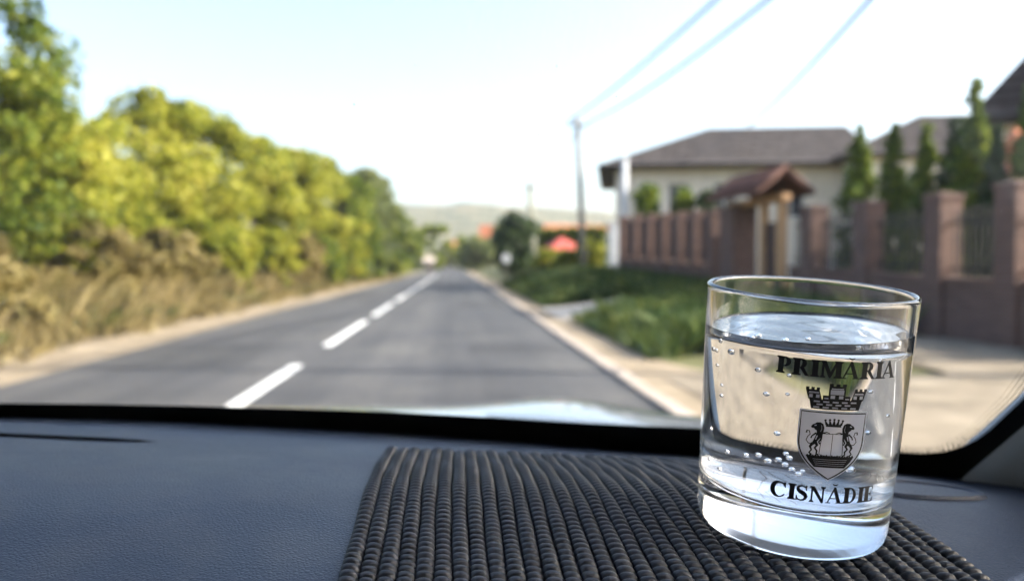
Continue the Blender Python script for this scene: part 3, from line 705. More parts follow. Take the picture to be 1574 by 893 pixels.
far_house('distant house with pinkish orange gable roof beyond the dark rounded tree', 752, 345, 200, 5.5, 6, .45, 'roof_orange', 'cream', -.25)
far_house('tiny orange-roofed house closing the end of the road', 700, 370, 260, 5, 7, .55, 'roof_orange', 'cream', .1)
far_house('distant pale house with orange roof at the right of the road end', 722, 378, 230, 4, 5, .55, 'roof_orange', 'cream', .2)
far_house('small grey-beige shed at the left road edge beyond the last trees', 659, 394, 112, .9, 2, .6, 'kerb', 'kerb', .0)
for k, (px, yt, d, rx, lf, lb) in enumerate([(735, 372, 120, 3, 'leaf_o', 'distant olive tree in front of the pinkish orange gable'), (722, 366, 170, 5, 'leaf_g', 'distant green tree beside the road end houses'), (775, 350, 130, 4, 'leaf_o', 'greyish tree behind the dark rounded tree'),
                                              (660, 350, 150, 6, 'leaf_g', 'distant green crown where the left tree row ends'), (684, 382, 210, 4, 'leaf_o', 'tiny olive tree at the vanishing end of the road')]):
    px_round(px, yt, d, rx, lf, lb, 'distant_tree', 'tree', 3000, .45, .3, 'distant trees at the road end', 1.2, 50)
# white disc on a post, added to stand for a bright highlight
P = at(778, 397, 52); z = G(P.x, P.y) - .1
t = thing('highlight_disc', 'round white disc on a thin post, added as a highlight before the dark tree', 'sign', (P.x, P.y, z))
bm = bmesh.new(); tube(bm, [(0, 0, 0), (0, 0, P.z - z + .25)], .03, 8); from_bm('post', bm, 'pole', t, True)
bm = bmesh.new(); tube(bm, [(0, -.035, P.z - z), (0, -.06, P.z - z)], .30, 24); from_bm('disc', bm, 'white', t)

# ================================================================== THE CAR: dashboard, windscreen, pillar, bonnet
CZ = CAMZ
CXC = -.40                                     # centre line of the car
WPX = [(-300, 632, .52), (0, 640, .52), (300, 650, .51), (600, 665, .50), (900, 688, .48), (1070, 699, .465), (1250, 718, .445), (1385, 729, .425), (1490, 735, .40)]
Wp = np.array([ray(a, b) * (c / ray(a, b)[1]) for a, b, c in WPX])   # foot of the windscreen, camera height = 0
Wm = Wp[Wp[:, 0] > -.39]
Wfull = np.concatenate([np.stack([2 * CXC - Wm[::-1, 0], Wm[::-1, 1], Wm[::-1, 2]], 1), Wm])
Wfull = Wfull[np.argsort(Wfull[:, 0])]
XW0, XW1 = Wfull[0, 0], Wfull[-1, 0]
_dx = np.linspace(XW0, XW1, 400); _s = (Wfull[:, 0] - CXC) / (XW1 - CXC); _ds = (_dx - CXC) / (XW1 - CXC)
_cy = np.polyfit(_s, Wfull[:, 1], 6); _cz = np.polyfit(_s, Wfull[:, 2], 6)
Wfull = np.stack([_dx, np.polyval(_cy, _ds), np.polyval(_cz, _ds)], 1)
def Wy(x): return float(np.interp(x, Wfull[:, 0], Wfull[:, 1]))
def Wz(x): return float(np.interp(x, Wfull[:, 0], Wfull[:, 2]))
def sp(t, w): return t if t / w > 40 else w * math.log1p(math.exp(t / w))
def Sd(x, y):
    """height of the dashboard top below/above the camera"""
    def s1(y): return -.0950 - .032 * (x - .118) + .085 * (y - .266) - .16 * sp(x - .215, .012) - .6 * sp(.17 - y, .02) + .6 * sp(-.096, .02)
    yc = .285
    k = smooth(-.05, -.12, x)
    if y <= yc: return s1(y) - k * .15 * sp(.275 - y, .003)
    zc = s1(yc); L = Wy(x) - yc; ww = .035; g_ = .085; e = ww * (1 - math.exp(-L / ww))
    m = (Wz(x) - zc - g_ * e) / (L - e); s = y - yc
    return zc + m * s + (g_ - m) * ww * (1 - math.exp(-s / ww))
def hitS(px, py):
    d = ray(px, py); a = None; t0 = .1
    fn = lambda t: d[2] * t - Sd(d[0] * t, d[1] * t)
    for t1 in np.linspace(.1, 1.0, 900):
        if fn(t0) > 0 >= fn(t1):
            lo, hi = t0, t1
            for _ in range(30):
                m = (lo + hi) / 2
                if fn(m) > 0: lo = m
                else: hi = m
            return d * lo
        t0 = t1
car = thing('car', 'interior of the car: dark grained dashboard, black-edged windscreen and grey pillar trim', 'car', (0, 0, 0))
car_z = Vector((0, 0, CZ))
xs = list(np.linspace(XW0 - .06, -.5, 24)) + list(np.linspace(-.49, XW1 + .06, 150))
us = list(np.linspace(0, 1, 90))
vs_, fs = [], []
for x in xs:
    y1 = Wy(x) + .012; y0 = .08
    for u in us:
        y = y0 + (y1 - y0) * u; vs_.append((x, y, Sd(x, y) + CZ))
nv = len(us)
for i in range(len(xs) - 1):
    for j in range(nv - 1): fs.append((i * nv + j, (i + 1) * nv + j, (i + 1) * nv + j + 1, i * nv + j + 1))
base = len(vs_)                                 # front face of the dashboard, down to the floor
for i, x in enumerate(xs):
    p = vs_[i * nv]; vs_.append((x, .02, p[2] - .08)); vs_.append((x, .06, p[2] - .45))
for i in range(len(xs) - 1):
    fs.append((i * nv, base + 2 * i, base + 2 * i + 2, (i + 1) * nv)); fs.append((base + 2 * i, base + 2 * i + 1, base + 2 * i + 3, base + 2 * i + 2))
dash = mesh_obj('dashboard', vs_, fs, 'dash', car, True)
# demister slot: flat black strip, shade of the recess put into its colour
a, b = hitS(-200, 662), hitS(242, 680)
bm = bmesh.new(); prev = None
for k in range(40):
    s = k / 39; x = a[0] + (b[0] - a[0]) * s; y = a[1] + (b[1] - a[1]) * s
    hw = .0052 * min(1, (1 - s) * 6 + .08)
    q = [bm.verts.new((x, y - hw, Sd(x, y - hw) + CZ + .0006)), bm.verts.new((x, y + hw, Sd(x, y + hw) + CZ + .0006))]
    if prev: bm.faces.new((prev[0], q[0], q[1], prev[1]))
    prev = q
from_bm('demister_slot', bm, 'slot', dash)
# oval speaker cover: raised rim and inset grille
c = hitS(1405, 752)
def oval(name, r0, r1, z0, z1, mat, parent, k=1.0):
    bm = bmesh.new(); n_ = 64; rows = []
    for (rx, ry, dz) in ((r0, r0 * .62, z0), (r1, r1 * .62, z1)):
        row = []
        for q in range(n_):
            x = c[0] + rx * math.cos(2 * PI * q / n_); y = c[1] + ry * math.sin(2 * PI * q / n_); row.append(bm.verts.new((x, y, Sd(x, y) + CZ + dz)))
        rows.append(row)
    for q in range(n_): bm.faces.new((rows[0][q], rows[0][(q + 1) % n_], rows[1][(q + 1) % n_], rows[1][q]))
    if k: bm.faces.new(rows[1])
    return from_bm(name, bm, mat, parent)
oval('speaker_rim', .0305, .0290, .0002, .0016, 'dash', dash, 0); oval('speaker_cover', .0290, .0275, .0016, .0005, 'dash', dash)

# windscreen: ruled surface rising from its foot, leaning back
RK = R(40); wd_ = np.array([0, -math.cos(RK), math.sin(RK)]); wn_ = np.array([0, -math.sin(RK), -math.cos(RK)])  # wn_ points into the cabin
wxs = np.linspace(XW0, XW1, 61)
LTOP = .76
foot = [np.array([x, Wy(x), Wz(x)]) for x in wxs]
vs_, fs = [], []
for p in foot:
    q0 = p - wd_ * .02; q1 = p + wd_ * LTOP
    for q, o_ in ((q0, .0), (q1, .0), (q1, -.0045), (q0, -.0045)): vs_.append(tuple(q + wn_ * o_ + np.array([0, 0, CZ])))
for i in range(len(wxs) - 1):
    for k in range(4): fs.append((4 * i + k, 4 * i + (k + 1) % 4, 4 * i + 4 + (k + 1) % 4, 4 * i + 4 + k))
fs.append((0, 3, 2, 1)); e_ = 4 * (len(wxs) - 1); fs.append((e_, e_ + 1, e_ + 2, e_ + 3))
bm = bmesh.new(); me = bpy.data.meshes.new('t'); me.from_pydata(vs_, [], fs); bm.from_mesh(me); bpy.data.meshes.remove(me)
bmesh.ops.recalc_face_normals(bm, faces=bm.faces)
bmesh.ops.split_edges(bm, edges=[e for e in bm.edges if len(e.link_faces) == 2 and e.calc_face_angle(0) > .5])
wind = from_bm('windscreen', bm, 'pane', car, True, recalc=False)

def hitW(px, py):
    """pixel -> (x, l) on the windscreen's inner face"""
    d = ray(px, py); prev = None
    for t in np.linspace(.15, .95, 1601):
        x, y, z = d * t
        l = (Wy(x) - y) / math.cos(RK); f_ = z - (Wz(x) + l * math.sin(RK))
        if prev is not None and prev[0] >= 0 > f_ or prev is not None and prev[0] < 0 <= f_: return x, l
        prev = (f_, x, l)
    return None
def onW(x, l, off): return tuple(np.array([x, Wy(x), Wz(x)]) + wd_ * l + wn_ * off + np.array([0, 0, CZ]))
FT = [(-60, 616), (0, 617), (150, 619), (300, 622), (450, 626), (600, 631), (750, 639), (900, 648), (1000, 653), (1070, 656), (1160, 666), (1250, 676), (1330, 687), (1385, 693), (1420, 694), (1450, 691), (1478, 684), (1500, 673), (1520, 658), (1545, 635), (1574, 607)]
fl = [hitW(*p) for p in FT]; fl = [q for q in fl if q]
x_last, l_last = fl[-1]
inner = [(2 * CXC - fl[0][0] * 0 - fl[0][0], fl[0][1])] if False else []
left_l = fl[0][1]
inner += [(x, left_l) for x in np.linspace(XW0 + .05, fl[0][0] - .01, 24)] + fl
inner += [(x_last + (XW1 - .034 - x_last) * min(1, k / 3), l_last + k * .06) for k in range(1, 12) if l_last + k * .06 < LTOP - .02]
# frit band = polygon strip from the inner outline out to the pane edge
bm = bmesh.new(); prev = None
cl = None
for k, (x, l) in enumerate(inner):
    if l < .055 and x < XW1 - .02 or k < len(inner) - 12 and l < .06:
        ox, ol = x, -.016
    else: ox, ol = XW1, l
    # fan round the corner
    q = (bm.verts.new(onW(x, l, .0008)), bm.verts.new(onW(min(ox, XW1), ol, .0008)))
    if prev:
        try:
            if prev[2] == 'b' and ox == XW1:
                cn = bm.verts.new(onW(XW1, -.016, .0008))
                bm.faces.new((prev[0], prev[1], cn)); bm.faces.new((prev[0], cn, q[1])); bm.faces.new((prev[0], q[1], q[0]))
            else: bm.faces.new((prev[0], prev[1], q[1], q[0]))
        except ValueError: pass
    prev = (q[0], q[1], 's' if ox == XW1 else 'b')
frit = from_bm('frit_band', bm, 'frit', wind)
# halftone dots along the band's inner edge near the corner
bm = bmesh.new()
for row in range(5):
    acc = 0
    for (x0, l0), (x1, l1) in zip(inner, inner[1:]):
        if x0 < .02: continue
        dx, dl = x1 - x0, l1 - l0; L = math.hypot(dx, dl)
        nx_, nl_ = -dl / L, dx / L
        st = .0021; s = (st - acc) % st
        while s < L:
            px_ = x0 + dx * s / L + nx_ * (.0006 + row * .0017); pl_ = l0 + dl * s / L + nl_ * (.0006 + row * .0017)
            rr = .00078 - row * .00012
            px_ += 0; s0 = (row % 2) * .00105
            px_ += dx / L * s0; pl_ += dl / L * s0
            ring = [bm.verts.new(onW(min(px_ + rr * math.cos(q * PI / 3), XW1), pl_ + rr * math.sin(q * PI / 3), .0008)) for q in range(6)]
            bm.faces.new(ring); s += st
        acc = (acc + L) % st
dots = from_bm('frit_dots', bm, 'frit', wind); dots['kind'] = 'stuff'
bm = bmesh.new()
for k in range(45):
    x_, l_ = rng.uniform(-.3, XW1 - .03), rng.uniform(.07, .40); rr = .00022 * rng.uniform(.5, 1.6)
    bm.faces.new([bm.verts.new(onW(x_ + rr * math.cos(q * PI / 3) * rng.uniform(.7, 1.3), l_ + rr * math.sin(q * PI / 3), -.0053)) for q in range(6)])
dust = from_bm('dust_specks', bm, 'white', wind); dust['kind'] = 'stuff'
# pillar trim on both sides: rounded profile swept along the pane edge
def pillar(xe, s):
    prof = [(-.004, .002), (.004, .010), (.022, .022), (.045, .030), (.075, .030), (.10, .015), (.11, -.03), (.02, -.03)]
    bm = bmesh.new(); rows = []
    for l in np.linspace(-.06, LTOP + .02, 14):
        p0 = np.array([xe, Wy(xe), Wz(xe)]) + wd_ * l
        rows.append([bm.verts.new(tuple(p0 + np.array([s * a_, 0, 0]) + wn_ * b_ + np.array([0, 0, CZ]))) for a_, b_ in prof])
    for A_, B_ in zip(rows, rows[1:]):
        for k in range(len(prof)): k2 = (k + 1) % len(prof); bm.faces.new((A_[k], A_[k2], B_[k2], B_[k]))
    bm.faces.new(rows[0]); bm.faces.new(rows[-1][::-1])
    o = from_bm('pillar_trim', bm, 'trim_grey', car, True); return o
pillar(XW1, 1); pillar(XW0, -1)
# roof with headliner, doors with side windows
yt, zt = Wy(CXC) - LTOP * math.cos(RK), Wz(CXC) + LTOP * math.sin(RK) + CZ
XD0, XD1 = XW0 - .09, XW1 + .09
box('roof', XD0 - .05, XD1 + .05, -1.9, yt + .10, zt + .0, zt + .05, 'liner', car, .01)
for xd, s in ((XD1, 1), (XD0, -1)):
    dr = box('door', xd - .02, xd + .05, -1.9, .46, .35, 1.10, 'black_plastic', car, .008)
    bm = bmesh.new()
    P2 = [(.34, 1.101), (-.16, zt - .001), (-1.9, zt - .001), (-1.9, 1.101)]
    A_ = [bm.verts.new((xd + .01, y, z)) for y, z in P2]; B_ = [bm.verts.new((xd + .014, y, z)) for y, z in P2]
    bm.faces.new(A_); bm.faces.new(B_[::-1])
    for k in range(4): k2 = (k + 1) % 4; bm.faces.new((A_[k], A_[k2], B_[k2], B_[k]))
    from_bm('side_window', bm, 'pane', dr)
box('rear_panel', XD0, XD1, -1.96, -1.905, .35, zt, 'liner', car)
# bonnet, only its crest shows above the band
bm = bmesh.new(); rows = []
for j in range(13):
    s = j / 12; y = .62 + 1.0 * s
    row = []
    for k in range(31):
        q = k / 30; x = XD0 + (XD1 - XD0) * q; e = (2 * q - 1)
        zz = .985 + .060 * math.sin(PI * min(1, s * 1.25)) ** .8 * 1 - .25 * max(0, s - .45) ** 1.6 - .025 * abs(e) ** 2.5 + .017 * math.exp(-((abs(e) - .72) / .14) ** 2)
        row.append(bm.verts.new((x, y, zz + .012)))
    rows.append(row)
for A_, B_ in zip(rows, rows[1:]):
    for k in range(30): bm.faces.new((A_[k], A_[k + 1], B_[k + 1], B_[k]))
bon = from_bm('bonnet', bm, 'carpaint', car, True)

# ================================================================== NON-SLIP MAT
mat_t = thing('non_slip_mat', 'dark woven non-slip mat of ribbed foam lying on the dashboard', 'mat', (0, 0, 0))
X0, X1, Y0, Y1, PT = -.0345, .1665, .145, .402, .0056
nrib = int(round((X1 - X0) / PT))
sy = .0037
for r_ in range(nrib):
    xc = X0 + (r_ + .5) * PT
    ye = Y1 + .0025 * math.sin(r_ * 1.7) + .0015 * math.sin(r_ * .6)
    nl = int((ye - Y0) / sy * 8); npf = 9
    vs_, fs = [], []
    ph = .5 * (r_ % 2) * 0 + .10 * math.sin(r_ * 3.1)
    for i in range(nl + 1):
        y = Y0 + (ye - Y0) * i / nl
        q = (y / sy + ph) % 1.0
        bump = 1 - abs(2 * q - 1) ** 2.6 - .22 * q                 # transverse grooves across a round rib
        sx_ = .0002 * math.sin(2 * PI * (y / sy + ph)) + .0003 * math.sin(y * 31 + r_ * .4)
        jit = math.sin(math.floor(y / sy + ph) * 12.9898 + r_ * 78.233)
        endt = min(1, (ye - y) / .004 + .15)
        for k in range(npf):
            u = k / (npf - 1); a = PI * u
            wv = PT * (.43 + .09 * bump)
            h = (.0004 + (.0015 + .0012 * bump) * math.sin(a) ** .8 + .0004 * jit) * endt
            x = xc - wv * math.cos(a) + sx_
            vs_.append((x, y - .0009 * bump * math.sin(a), Sd(x, y) + CZ + h))
    for i in range(nl):
        for k in range(npf - 1): fs.append((i * npf + k, i * npf + k + 1, (i + 1) * npf + k + 1, (i + 1) * npf + k))
    mesh_obj('rib', vs_, fs, 'rubber', mat_t, True)
bm = bmesh.new(); rows = []
for j in range(40):
    y = Y0 + (Y1 - .002 - Y0) * j / 39; rows.append([bm.verts.new((X0 + .001 + (X1 - X0 - .002) * k / 30, y, Sd(X0 + .001 + (X1 - X0 - .002) * k / 30, y) + CZ + .0005)) for k in range(31)])
for A_, B_ in zip(rows, rows[1:]):
    for k in range(30): bm.faces.new((A_[k], A_[k + 1], B_[k + 1], B_[k]))
from_bm('mesh_backing', bm, 'black_plastic', mat_t)

# ================================================================== TUMBLER, WATER, BUBBLES
gb = np.array([.11808, .26611, -.09102 + CZ]); ax = Vector((.03234, -.10729, 1)).normalized()
ex = Vector((0, 1, 0)).cross(ax).normalized(); ey = ax.cross(ex)
rot = Matrix((ex, ey, ax)).transposed()
HG, RB, RT = .08342, .03166, .03404
def Ro(z): return RB + (RT - RB) * z / HG
tb = thing('drinking_glass', 'clear tumbler with thick base and black printed crest standing on the mat', 'glass', tuple(gb))
tb.rotation_euler = rot.to_euler()
WT = .0021; ZB = .0150
prof = [(0, .0016)] + [(RB * .06 * k, .0016 - .0002 * (k / 10) ** 2) for k in range(1, 11)] + [(RB * .66, .0012), (RB * .72, .0010), (RB * .78, .0007), (RB * .88, .0001), (RB * .93, .0), (RB * .968, .0007), (RB * .99, .0020), (Ro(.0045), .0045)]
prof += [(Ro(z), z) for z in np.linspace(.008, HG - .0022, 14)]
prof += [(Ro(HG) - WT / 2 + WT / 2 * math.cos(PI * k / 10), HG - WT / 2 + WT / 2 * math.sin(PI * k / 10)) for k in range(0, 11)]
prof += [(Ro(z) - WT, z) for z in np.linspace(HG - .0022, ZB + .006, 14)]
prof += [(Ro(ZB) - WT - .0004, ZB + .0030), (Ro(ZB) - WT - .0016, ZB + .0012), (Ro(ZB) - WT - .0036, ZB + .0002), (Ro(ZB) - WT - .0070, ZB - .0002), (.012, ZB - .0004), (0, ZB - .0004)]
ves = lathe('vessel', prof, 'tumbler', tb, 128)
ves.data.materials.append(M['scuffed'])
for pg in ves.data.polygons:                               # worn standing face of the base
    if pg.center.z < .0018 and pg.normal.z < -.8: pg.material_index = 1
for v in ves.data.vertices:                                # slightly uneven pressed underside
    if v.co.z < .0017 and math.hypot(v.co.x, v.co.y) < RB * .9: v.co.z += .00003 * math.sin(v.co.x * 310 + 1) * math.cos(v.co.y * 240) + .00001 * math.sin(v.co.x * 1500 + v.co.y * 900)
# water: overlaps the inner wall slightly so that the two touch
OV = .00025; ZW = .0697; TLX, TLY = .045, -.012           # water plane: local z = ZW + TLX*x + TLY*y
wprof = [(0, ZB - .0004 - OV), (.012, ZB - .0004 - OV), (Ro(ZB) - WT - .0070, ZB - .0002 - OV), (Ro(ZB) - WT - .0034, ZB + .0002 - OV), (Ro(ZB) - WT - .0013, ZB + .0010), (Ro(ZB) - WT + .0001 - .0004 + OV, ZB + .0030)]
wprof += [(Ro(z) - WT + OV, z) for z in np.linspace(ZB + .006, ZW - .005, 10)]
SEG = 128; rows, vs_, fs = [], [], []
for r_, z in wprof:
    if r_ == 0: rows.append([0]); vs_.append((0, 0, z))
    else: rows.append(list(range(len(vs_), len(vs_) + SEG))); vs_ += [(r_ * math.cos(2 * PI * k / SEG), r_ * math.sin(2 * PI * k / SEG), z) for k in range(SEG)]
rw = Ro(ZW) - WT + OV
for j in range(15):                                        # meniscus and rippled surface
    f_ = [1, .995, .985, .965, .93, .88, .81, .72, .62, .52, .42, .31, .2, .1, 0][j]
    def zt_(x, y):
        r = math.hypot(x, y); men = .0006 * math.exp(-(rw - r) / .0005)
        rip = .00005 * math.sin(r * 900) * (1 - (r / rw) ** 4) + .00004 * math.sin(x * 320 + y * 260)
        return ZW + TLX * x + TLY * y + men + rip
    if f_ == 0: rows.append([len(vs_)]); vs_.append((0, 0, zt_(0, 0)))
    else:
        rows.append(list(range(len(vs_), len(vs_) + SEG)))
        for k in range(SEG):
            x, y = rw * f_ * math.cos(2 * PI * k / SEG), rw * f_ * math.sin(2 * PI * k / SEG); vs_.append((x, y, zt_(x, y)))
for A_, B_ in zip(rows, rows[1:]):
    for k in range(SEG):
        k2 = (k + 1) % SEG
        if len(A_) == 1: fs.append((A_[0], B_[k2], B_[k]))
        elif len(B_) == 1: fs.append((A_[k], A_[k2], B_[0]))
        else: fs.append((A_[k], A_[k2], B_[k2], B_[k]))
wt = thing('water', 'clear fizzy water with small air bubbles filling the tumbler', 'water', tuple(gb)); wt.rotation_euler = rot.to_euler()
bm = bmesh.new(); me = bpy.data.meshes.new('t'); me.from_pydata(vs_, [], fs); bm.from_mesh(me); bpy.data.meshes.remove(me)
from_bm('water_body', bm, 'water', wt, True)
bm = bmesh.new(); bmesh.ops.create_icosphere(bm, subdivisions=3, radius=1); me_b = bpy.data.meshes.new('bubble'); bm.to_mesh(me_b); bm.free()
me_b.polygons.foreach_set('use_smooth', [True] * len(me_b.polygons))
def invert_px(px, py):
    """pixel -> (angle, height) on the front of the tumbler"""
    best = None
    for a in np.radians(np.arange(-178, -1, 2.0)):
        for z in np.arange(.01, .08, .0012):
            p = Vector(gb) + rot @ Vector((Ro(z) * math.cos(a), Ro(z) * math.sin(a), z)); q = np.array(p) - CAM; d = q @ fwd
            e = (CX + FPX * (q @ rgt) / d - px) ** 2 + (CY - FPX * (q @ upv) / d - py) ** 2
            if best is None or e < best[0]: best = (e, a, z)
    return best[1], best[2]
BUB = [(1148, 518, 1.0), (1159, 519, 1.0), (1205, 522, .9), (1240, 524, .7), (1101, 524, .8), (1097, 538, .8), (1086, 536, .9), (1098, 560, .7), (1104, 592, .6), (1104, 608, .7), (1159, 570, .9), (1117, 541, 1.2),
       (1172, 607, .9), (1209, 580, .7), (1207, 606, .6), (1328, 538, .9), (1360, 556, .7), (1345, 602, .8), (1192, 668, .9), (1112, 693, .8), (1141, 698, .9), (1163, 702, .9), (1177, 710, 1.0), (1195, 706, .9), (1206, 700, .8), (1214, 706, .9),
       (1204, 718, .9), (1217, 724, .9), (1227, 734, 1.0), (1237, 727, .7), (1312, 727, 1.3), (1340, 665, .9), (1088, 660, .8), (1100, 722, .8), (1085, 706, .9), (1370, 640, .7)]
for px, py, rr in BUB:
    a, z = invert_px(px, py); rb_ = rr * .00092; rad = Ro(z) - WT - rb_ - .0001
    o = link('bubble', me_b, None, wt); o.location = (rad * math.cos(a), rad * math.sin(a), z); o.scale = (rb_ * 1.25, rb_ * 1.25, rb_ * .9)
me_b.materials.append(M['bubble'])

# ------------------------------------------------------------------ print on the tumbler
def strokes(pts, wds, close=False):
    """polyline with widths -> quads"""
    out = []; n_ = len(pts)
    nor = []
    for i in range(n_):
        a_ = pts[i - 1] if (i > 0 or close) else pts[0]; b_ = pts[(i + 1) % n_] if (i < n_ - 1 or close) else pts[-1]
        dx, dy = b_[0] - a_[0], b_[1] - a_[1]; L = math.hypot(dx, dy) or 1; nor.append((-dy / L, dx / L))
    if not hasattr(wds, '__len__'): wds = [wds] * n_
    Lf = [(p[0] + q[0] * w_ / 2, p[1] + q[1] * w_ / 2) for p, q, w_ in zip(pts, nor, wds)]; Rt = [(p[0] - q[0] * w_ / 2, p[1] - q[1] * w_ / 2) for p, q, w_ in zip(pts, nor, wds)]
    for i in range(n_ if close else n_ - 1): j = (i + 1) % n_; out.append([Lf[i], Lf[j], Rt[j], Rt[i]])
    return out
def rect(x0, x1, y0, y1): return [(x0, y0), (x1, y0), (x1, y1), (x0, y1)]
def arc(cx_, cy_, rx, ry, a0, a1, n_=16): return [(cx_ + rx * math.cos(R(a0 + (a1 - a0) * k / n_)), cy_ + ry * math.sin(R(a0 + (a1 - a0) * k / n_))) for k in range(n_ + 1)]
def stem(x, w_, y0=0, y1=1, top=True, bot=True, e=.08, t=.07):
    o = [rect(x, x + w_, y0, y1)]
    if bot: o += [[(x - e, y0), (x + w_ + e, y0), (x + w_ + e, y0 + t), (x + w_, y0 + t * 1.9), (x, y0 + t * 1.9), (x - e, y0 + t)]]
    if top: o += [[(x - e, y1 - t), (x, y1 - t * 1.9), (x + w_, y1 - t * 1.9), (x + w_ + e, y1 - t), (x + w_ + e, y1), (x - e, y1)]]
    return o
def bowl(x, y0, y1, rx, thin=.085, thick=.22, n_=18):
    """right-hand bowl from (x,y0) to (x,y1)"""
    cy_ = (y0 + y1) / 2; ry = (y1 - y0) / 2; o = []
    A_ = arc(x, cy_, rx, ry, -90, 90, n_); B_ = arc(x, cy_, rx - thick, ry - thin, -90, 90, n_)
    for k in range(n_): o.append([A_[k], A_[k + 1], B_[k + 1], B_[k]])
    return o
SW = .275
def glyph(ch):
    if ch == 'I': return stem(.10, SW), .405
    if ch == 'P': return stem(.10, SW) + [rect(.3, .42, .935, 1), rect(.3, .42, .42, .485)] + bowl(.42, .42, 1, .30), .76
    if ch == 'R': return stem(.10, SW) + [rect(.3, .42, .935, 1), rect(.3, .42, .45, .515)] + bowl(.42, .45, 1, .28) + [[(.36, .48), (.56, .50), (.80, .07), (.88, .055), (.88, 0), (.66, 0)]], .86
    if ch == 'M': return stem(.13, .11) + stem(.80, SW) + [[(.10, 1), (.30, 1), (.60, .26), (.53, .0), (.50, .0)], [(.53, 0), (.48, .16), (.80, 1), (.93, 1), (.58, 0)]], 1.10
    if ch in 'AĂ':
        o = [[(.03, 0), (.11, 0), (.43, .84), (.48, 1.02), (.40, 1.02)], [(.38, 1.02), (.50, 1.02), (.86, 0), (.63, 0), (.39, .76)], rect(.19, .68, .27, .335), rect(-.04, .25, 0, .055), rect(.54, .94, 0, .055)]
        if ch == 'Ă': o += strokes(arc(.44, 1.27, .15, .13, 195, 345, 10), [.03, .05, .065, .075, .085, .09, .085, .075, .065, .05, .03])
        return o, .92
    if ch == 'C':
        p = arc(.46, .5, .36, .46, 52, 318, 28); ww = [.085 + .18 * max(0, math.cos(R(180 - (52 + 266 * k / 28)))) ** .8 for k in range(29)]
        return strokes(p, ww) + [[(.62, .90), (.72, .74), (.78, .64), (.82, .64), (.82, 1.0), (.77, 1.0)], [(.66, .10), (.80, .22), (.76, .27), (.62, .13)]], .90
    if ch == 'S':
        p = [(.60, .70), (.55, .84), (.45, .93), (.33, .955), (.20, .91), (.135, .80), (.15, .68), (.25, .59), (.40, .51), (.52, .42), (.585, .30), (.55, .16), (.45, .07), (.32, .04), (.19, .07), (.10, .17), (.06, .31)]
        ww = [.03, .06, .07, .08, .10, .13, .17, .20, .22, .21, .17, .13, .10, .08, .075, .06, .03]
        ww = [q * 1.22 for q in ww]
        return strokes(p, ww) + [[(.57, .66), (.62, .66), (.62, 1.0), (.575, 1.0), (.50, .91)], [(.05, .34), (.10, .34), (.17, .10), (.09, 0), (.05, 0)]], .71
    if ch == 'N': return stem(.12, .10, bot=True, top=True) + stem(.72, .10, bot=False) + [[(.06, 1), (.30, 1), (.80, .12), (.80, -.02), (.70, -.02)]], .96
    if ch == 'D': return stem(.10, SW) + [rect(.3, .40, .935, 1), rect(.3, .40, 0, .065)] + bowl(.38, 0, 1, .44, .065, .20, 22), .90
    if ch == 'E': return stem(.10, SW) + [rect(.3, .62, .94, 1), rect(.3, .62, 0, .06), rect(.3, .5, .47, .53), [(.60, 1), (.66, 1), (.68, .72), (.64, .72), (.55, .94)], [(.60, 0), (.68, 0), (.72, .30), (.68, .30), (.56, .06)], [(.5, .36), (.54, .36), (.54, .64), (.5, .64), (.44, .5)]], .78
    return [], .4
def wrap_print(name, polys, mat, parent, u0, v0, off):
    """polys in millimetres -> mesh wrapped on the tumbler; (u0 angle in degrees from the front, v0 height in mm)"""
    bm = bmesh.new()
    for pl in polys:
        try: bm.faces.new([bm.verts.new((p[0], p[1], 0)) for p in pl])
        except ValueError: pass
    bmesh.ops.triangulate(bm, faces=[q for q in bm.faces if len(q.verts) > 4])
    us_ = [v.co.x for v in bm.verts]; a_ = min(us_); b_ = max(us_)
    k = a_ + .6
    while k < b_:
        bmesh.ops.bisect_plane(bm, geom=bm.verts[:] + bm.edges[:] + bm.faces[:], plane_co=(k, 0, 0), plane_no=(1, 0, 0)); k += .6
    for v in bm.verts:
        z = (v0 + v.co.y) * 1e-3; th = R(u0) - PI / 2 + v.co.x * 1e-3 / Ro(z); r_ = Ro(z) + off
        v.co = (r_ * math.cos(th), r_ * math.sin(th), z)
    bmesh.ops.recalc_face_normals(bm, faces=bm.faces)
    return from_bm(name, bm, mat, parent, recalc=False)
def word(txt, width, cap):
    polys, x = [], 0
    for ch in txt:
        g_, adv = glyph(ch); polys += [[(p[0] + x, p[1]) for p in pl] for pl in g_]; x += adv + .015
    s = width / x
    return [[(p[0] * s - width / 2, p[1] * cap) for p in pl] for pl in polys]
wrap_print('lettering', word('PRIMĂRIA', 38.2, 5.3), 'print', tb, -5.9, 60.1, .00006)
wrap_print('lettering', word('CISNĂDIE', 33.4, 5.2), 'print', tb, -6.6, 20.2, .00006)
# crest: shield field, outline, mural crown, lions with book and small crown
U0, V0 = -7.0, 38.6                                        # centre of the shield
def shield(s, dv=0):
    hw, top, bot = 10.3 * s, 11.2 * s, -11.2 * s
    p = [(-hw, top), (hw, top), (hw, top * .2)]
    p += [(hw * (1 - q ** 2.3), top * .2 - (top * .2 - bot) * q) for q in np.linspace(.1, .93, 11)] + [(0, bot)]
    p += [(-q[0], q[1]) for q in p[2:-1][::-1]]
    return [(a_, b_ + dv) for a_, b_ in p]
def fan(p, c=(0, 0)): return [[c, p[i], p[(i + 1) % len(p)]] for i in range(len(p))]
crest = wrap_print('crest_shield', fan(shield(1.0)), 'print_pale', tb, U0, V0, .00005)
sh = shield(.945); wrap_print('shield_outline', strokes(sh, .42, True), 'print', crest, U0, V0, .00009)
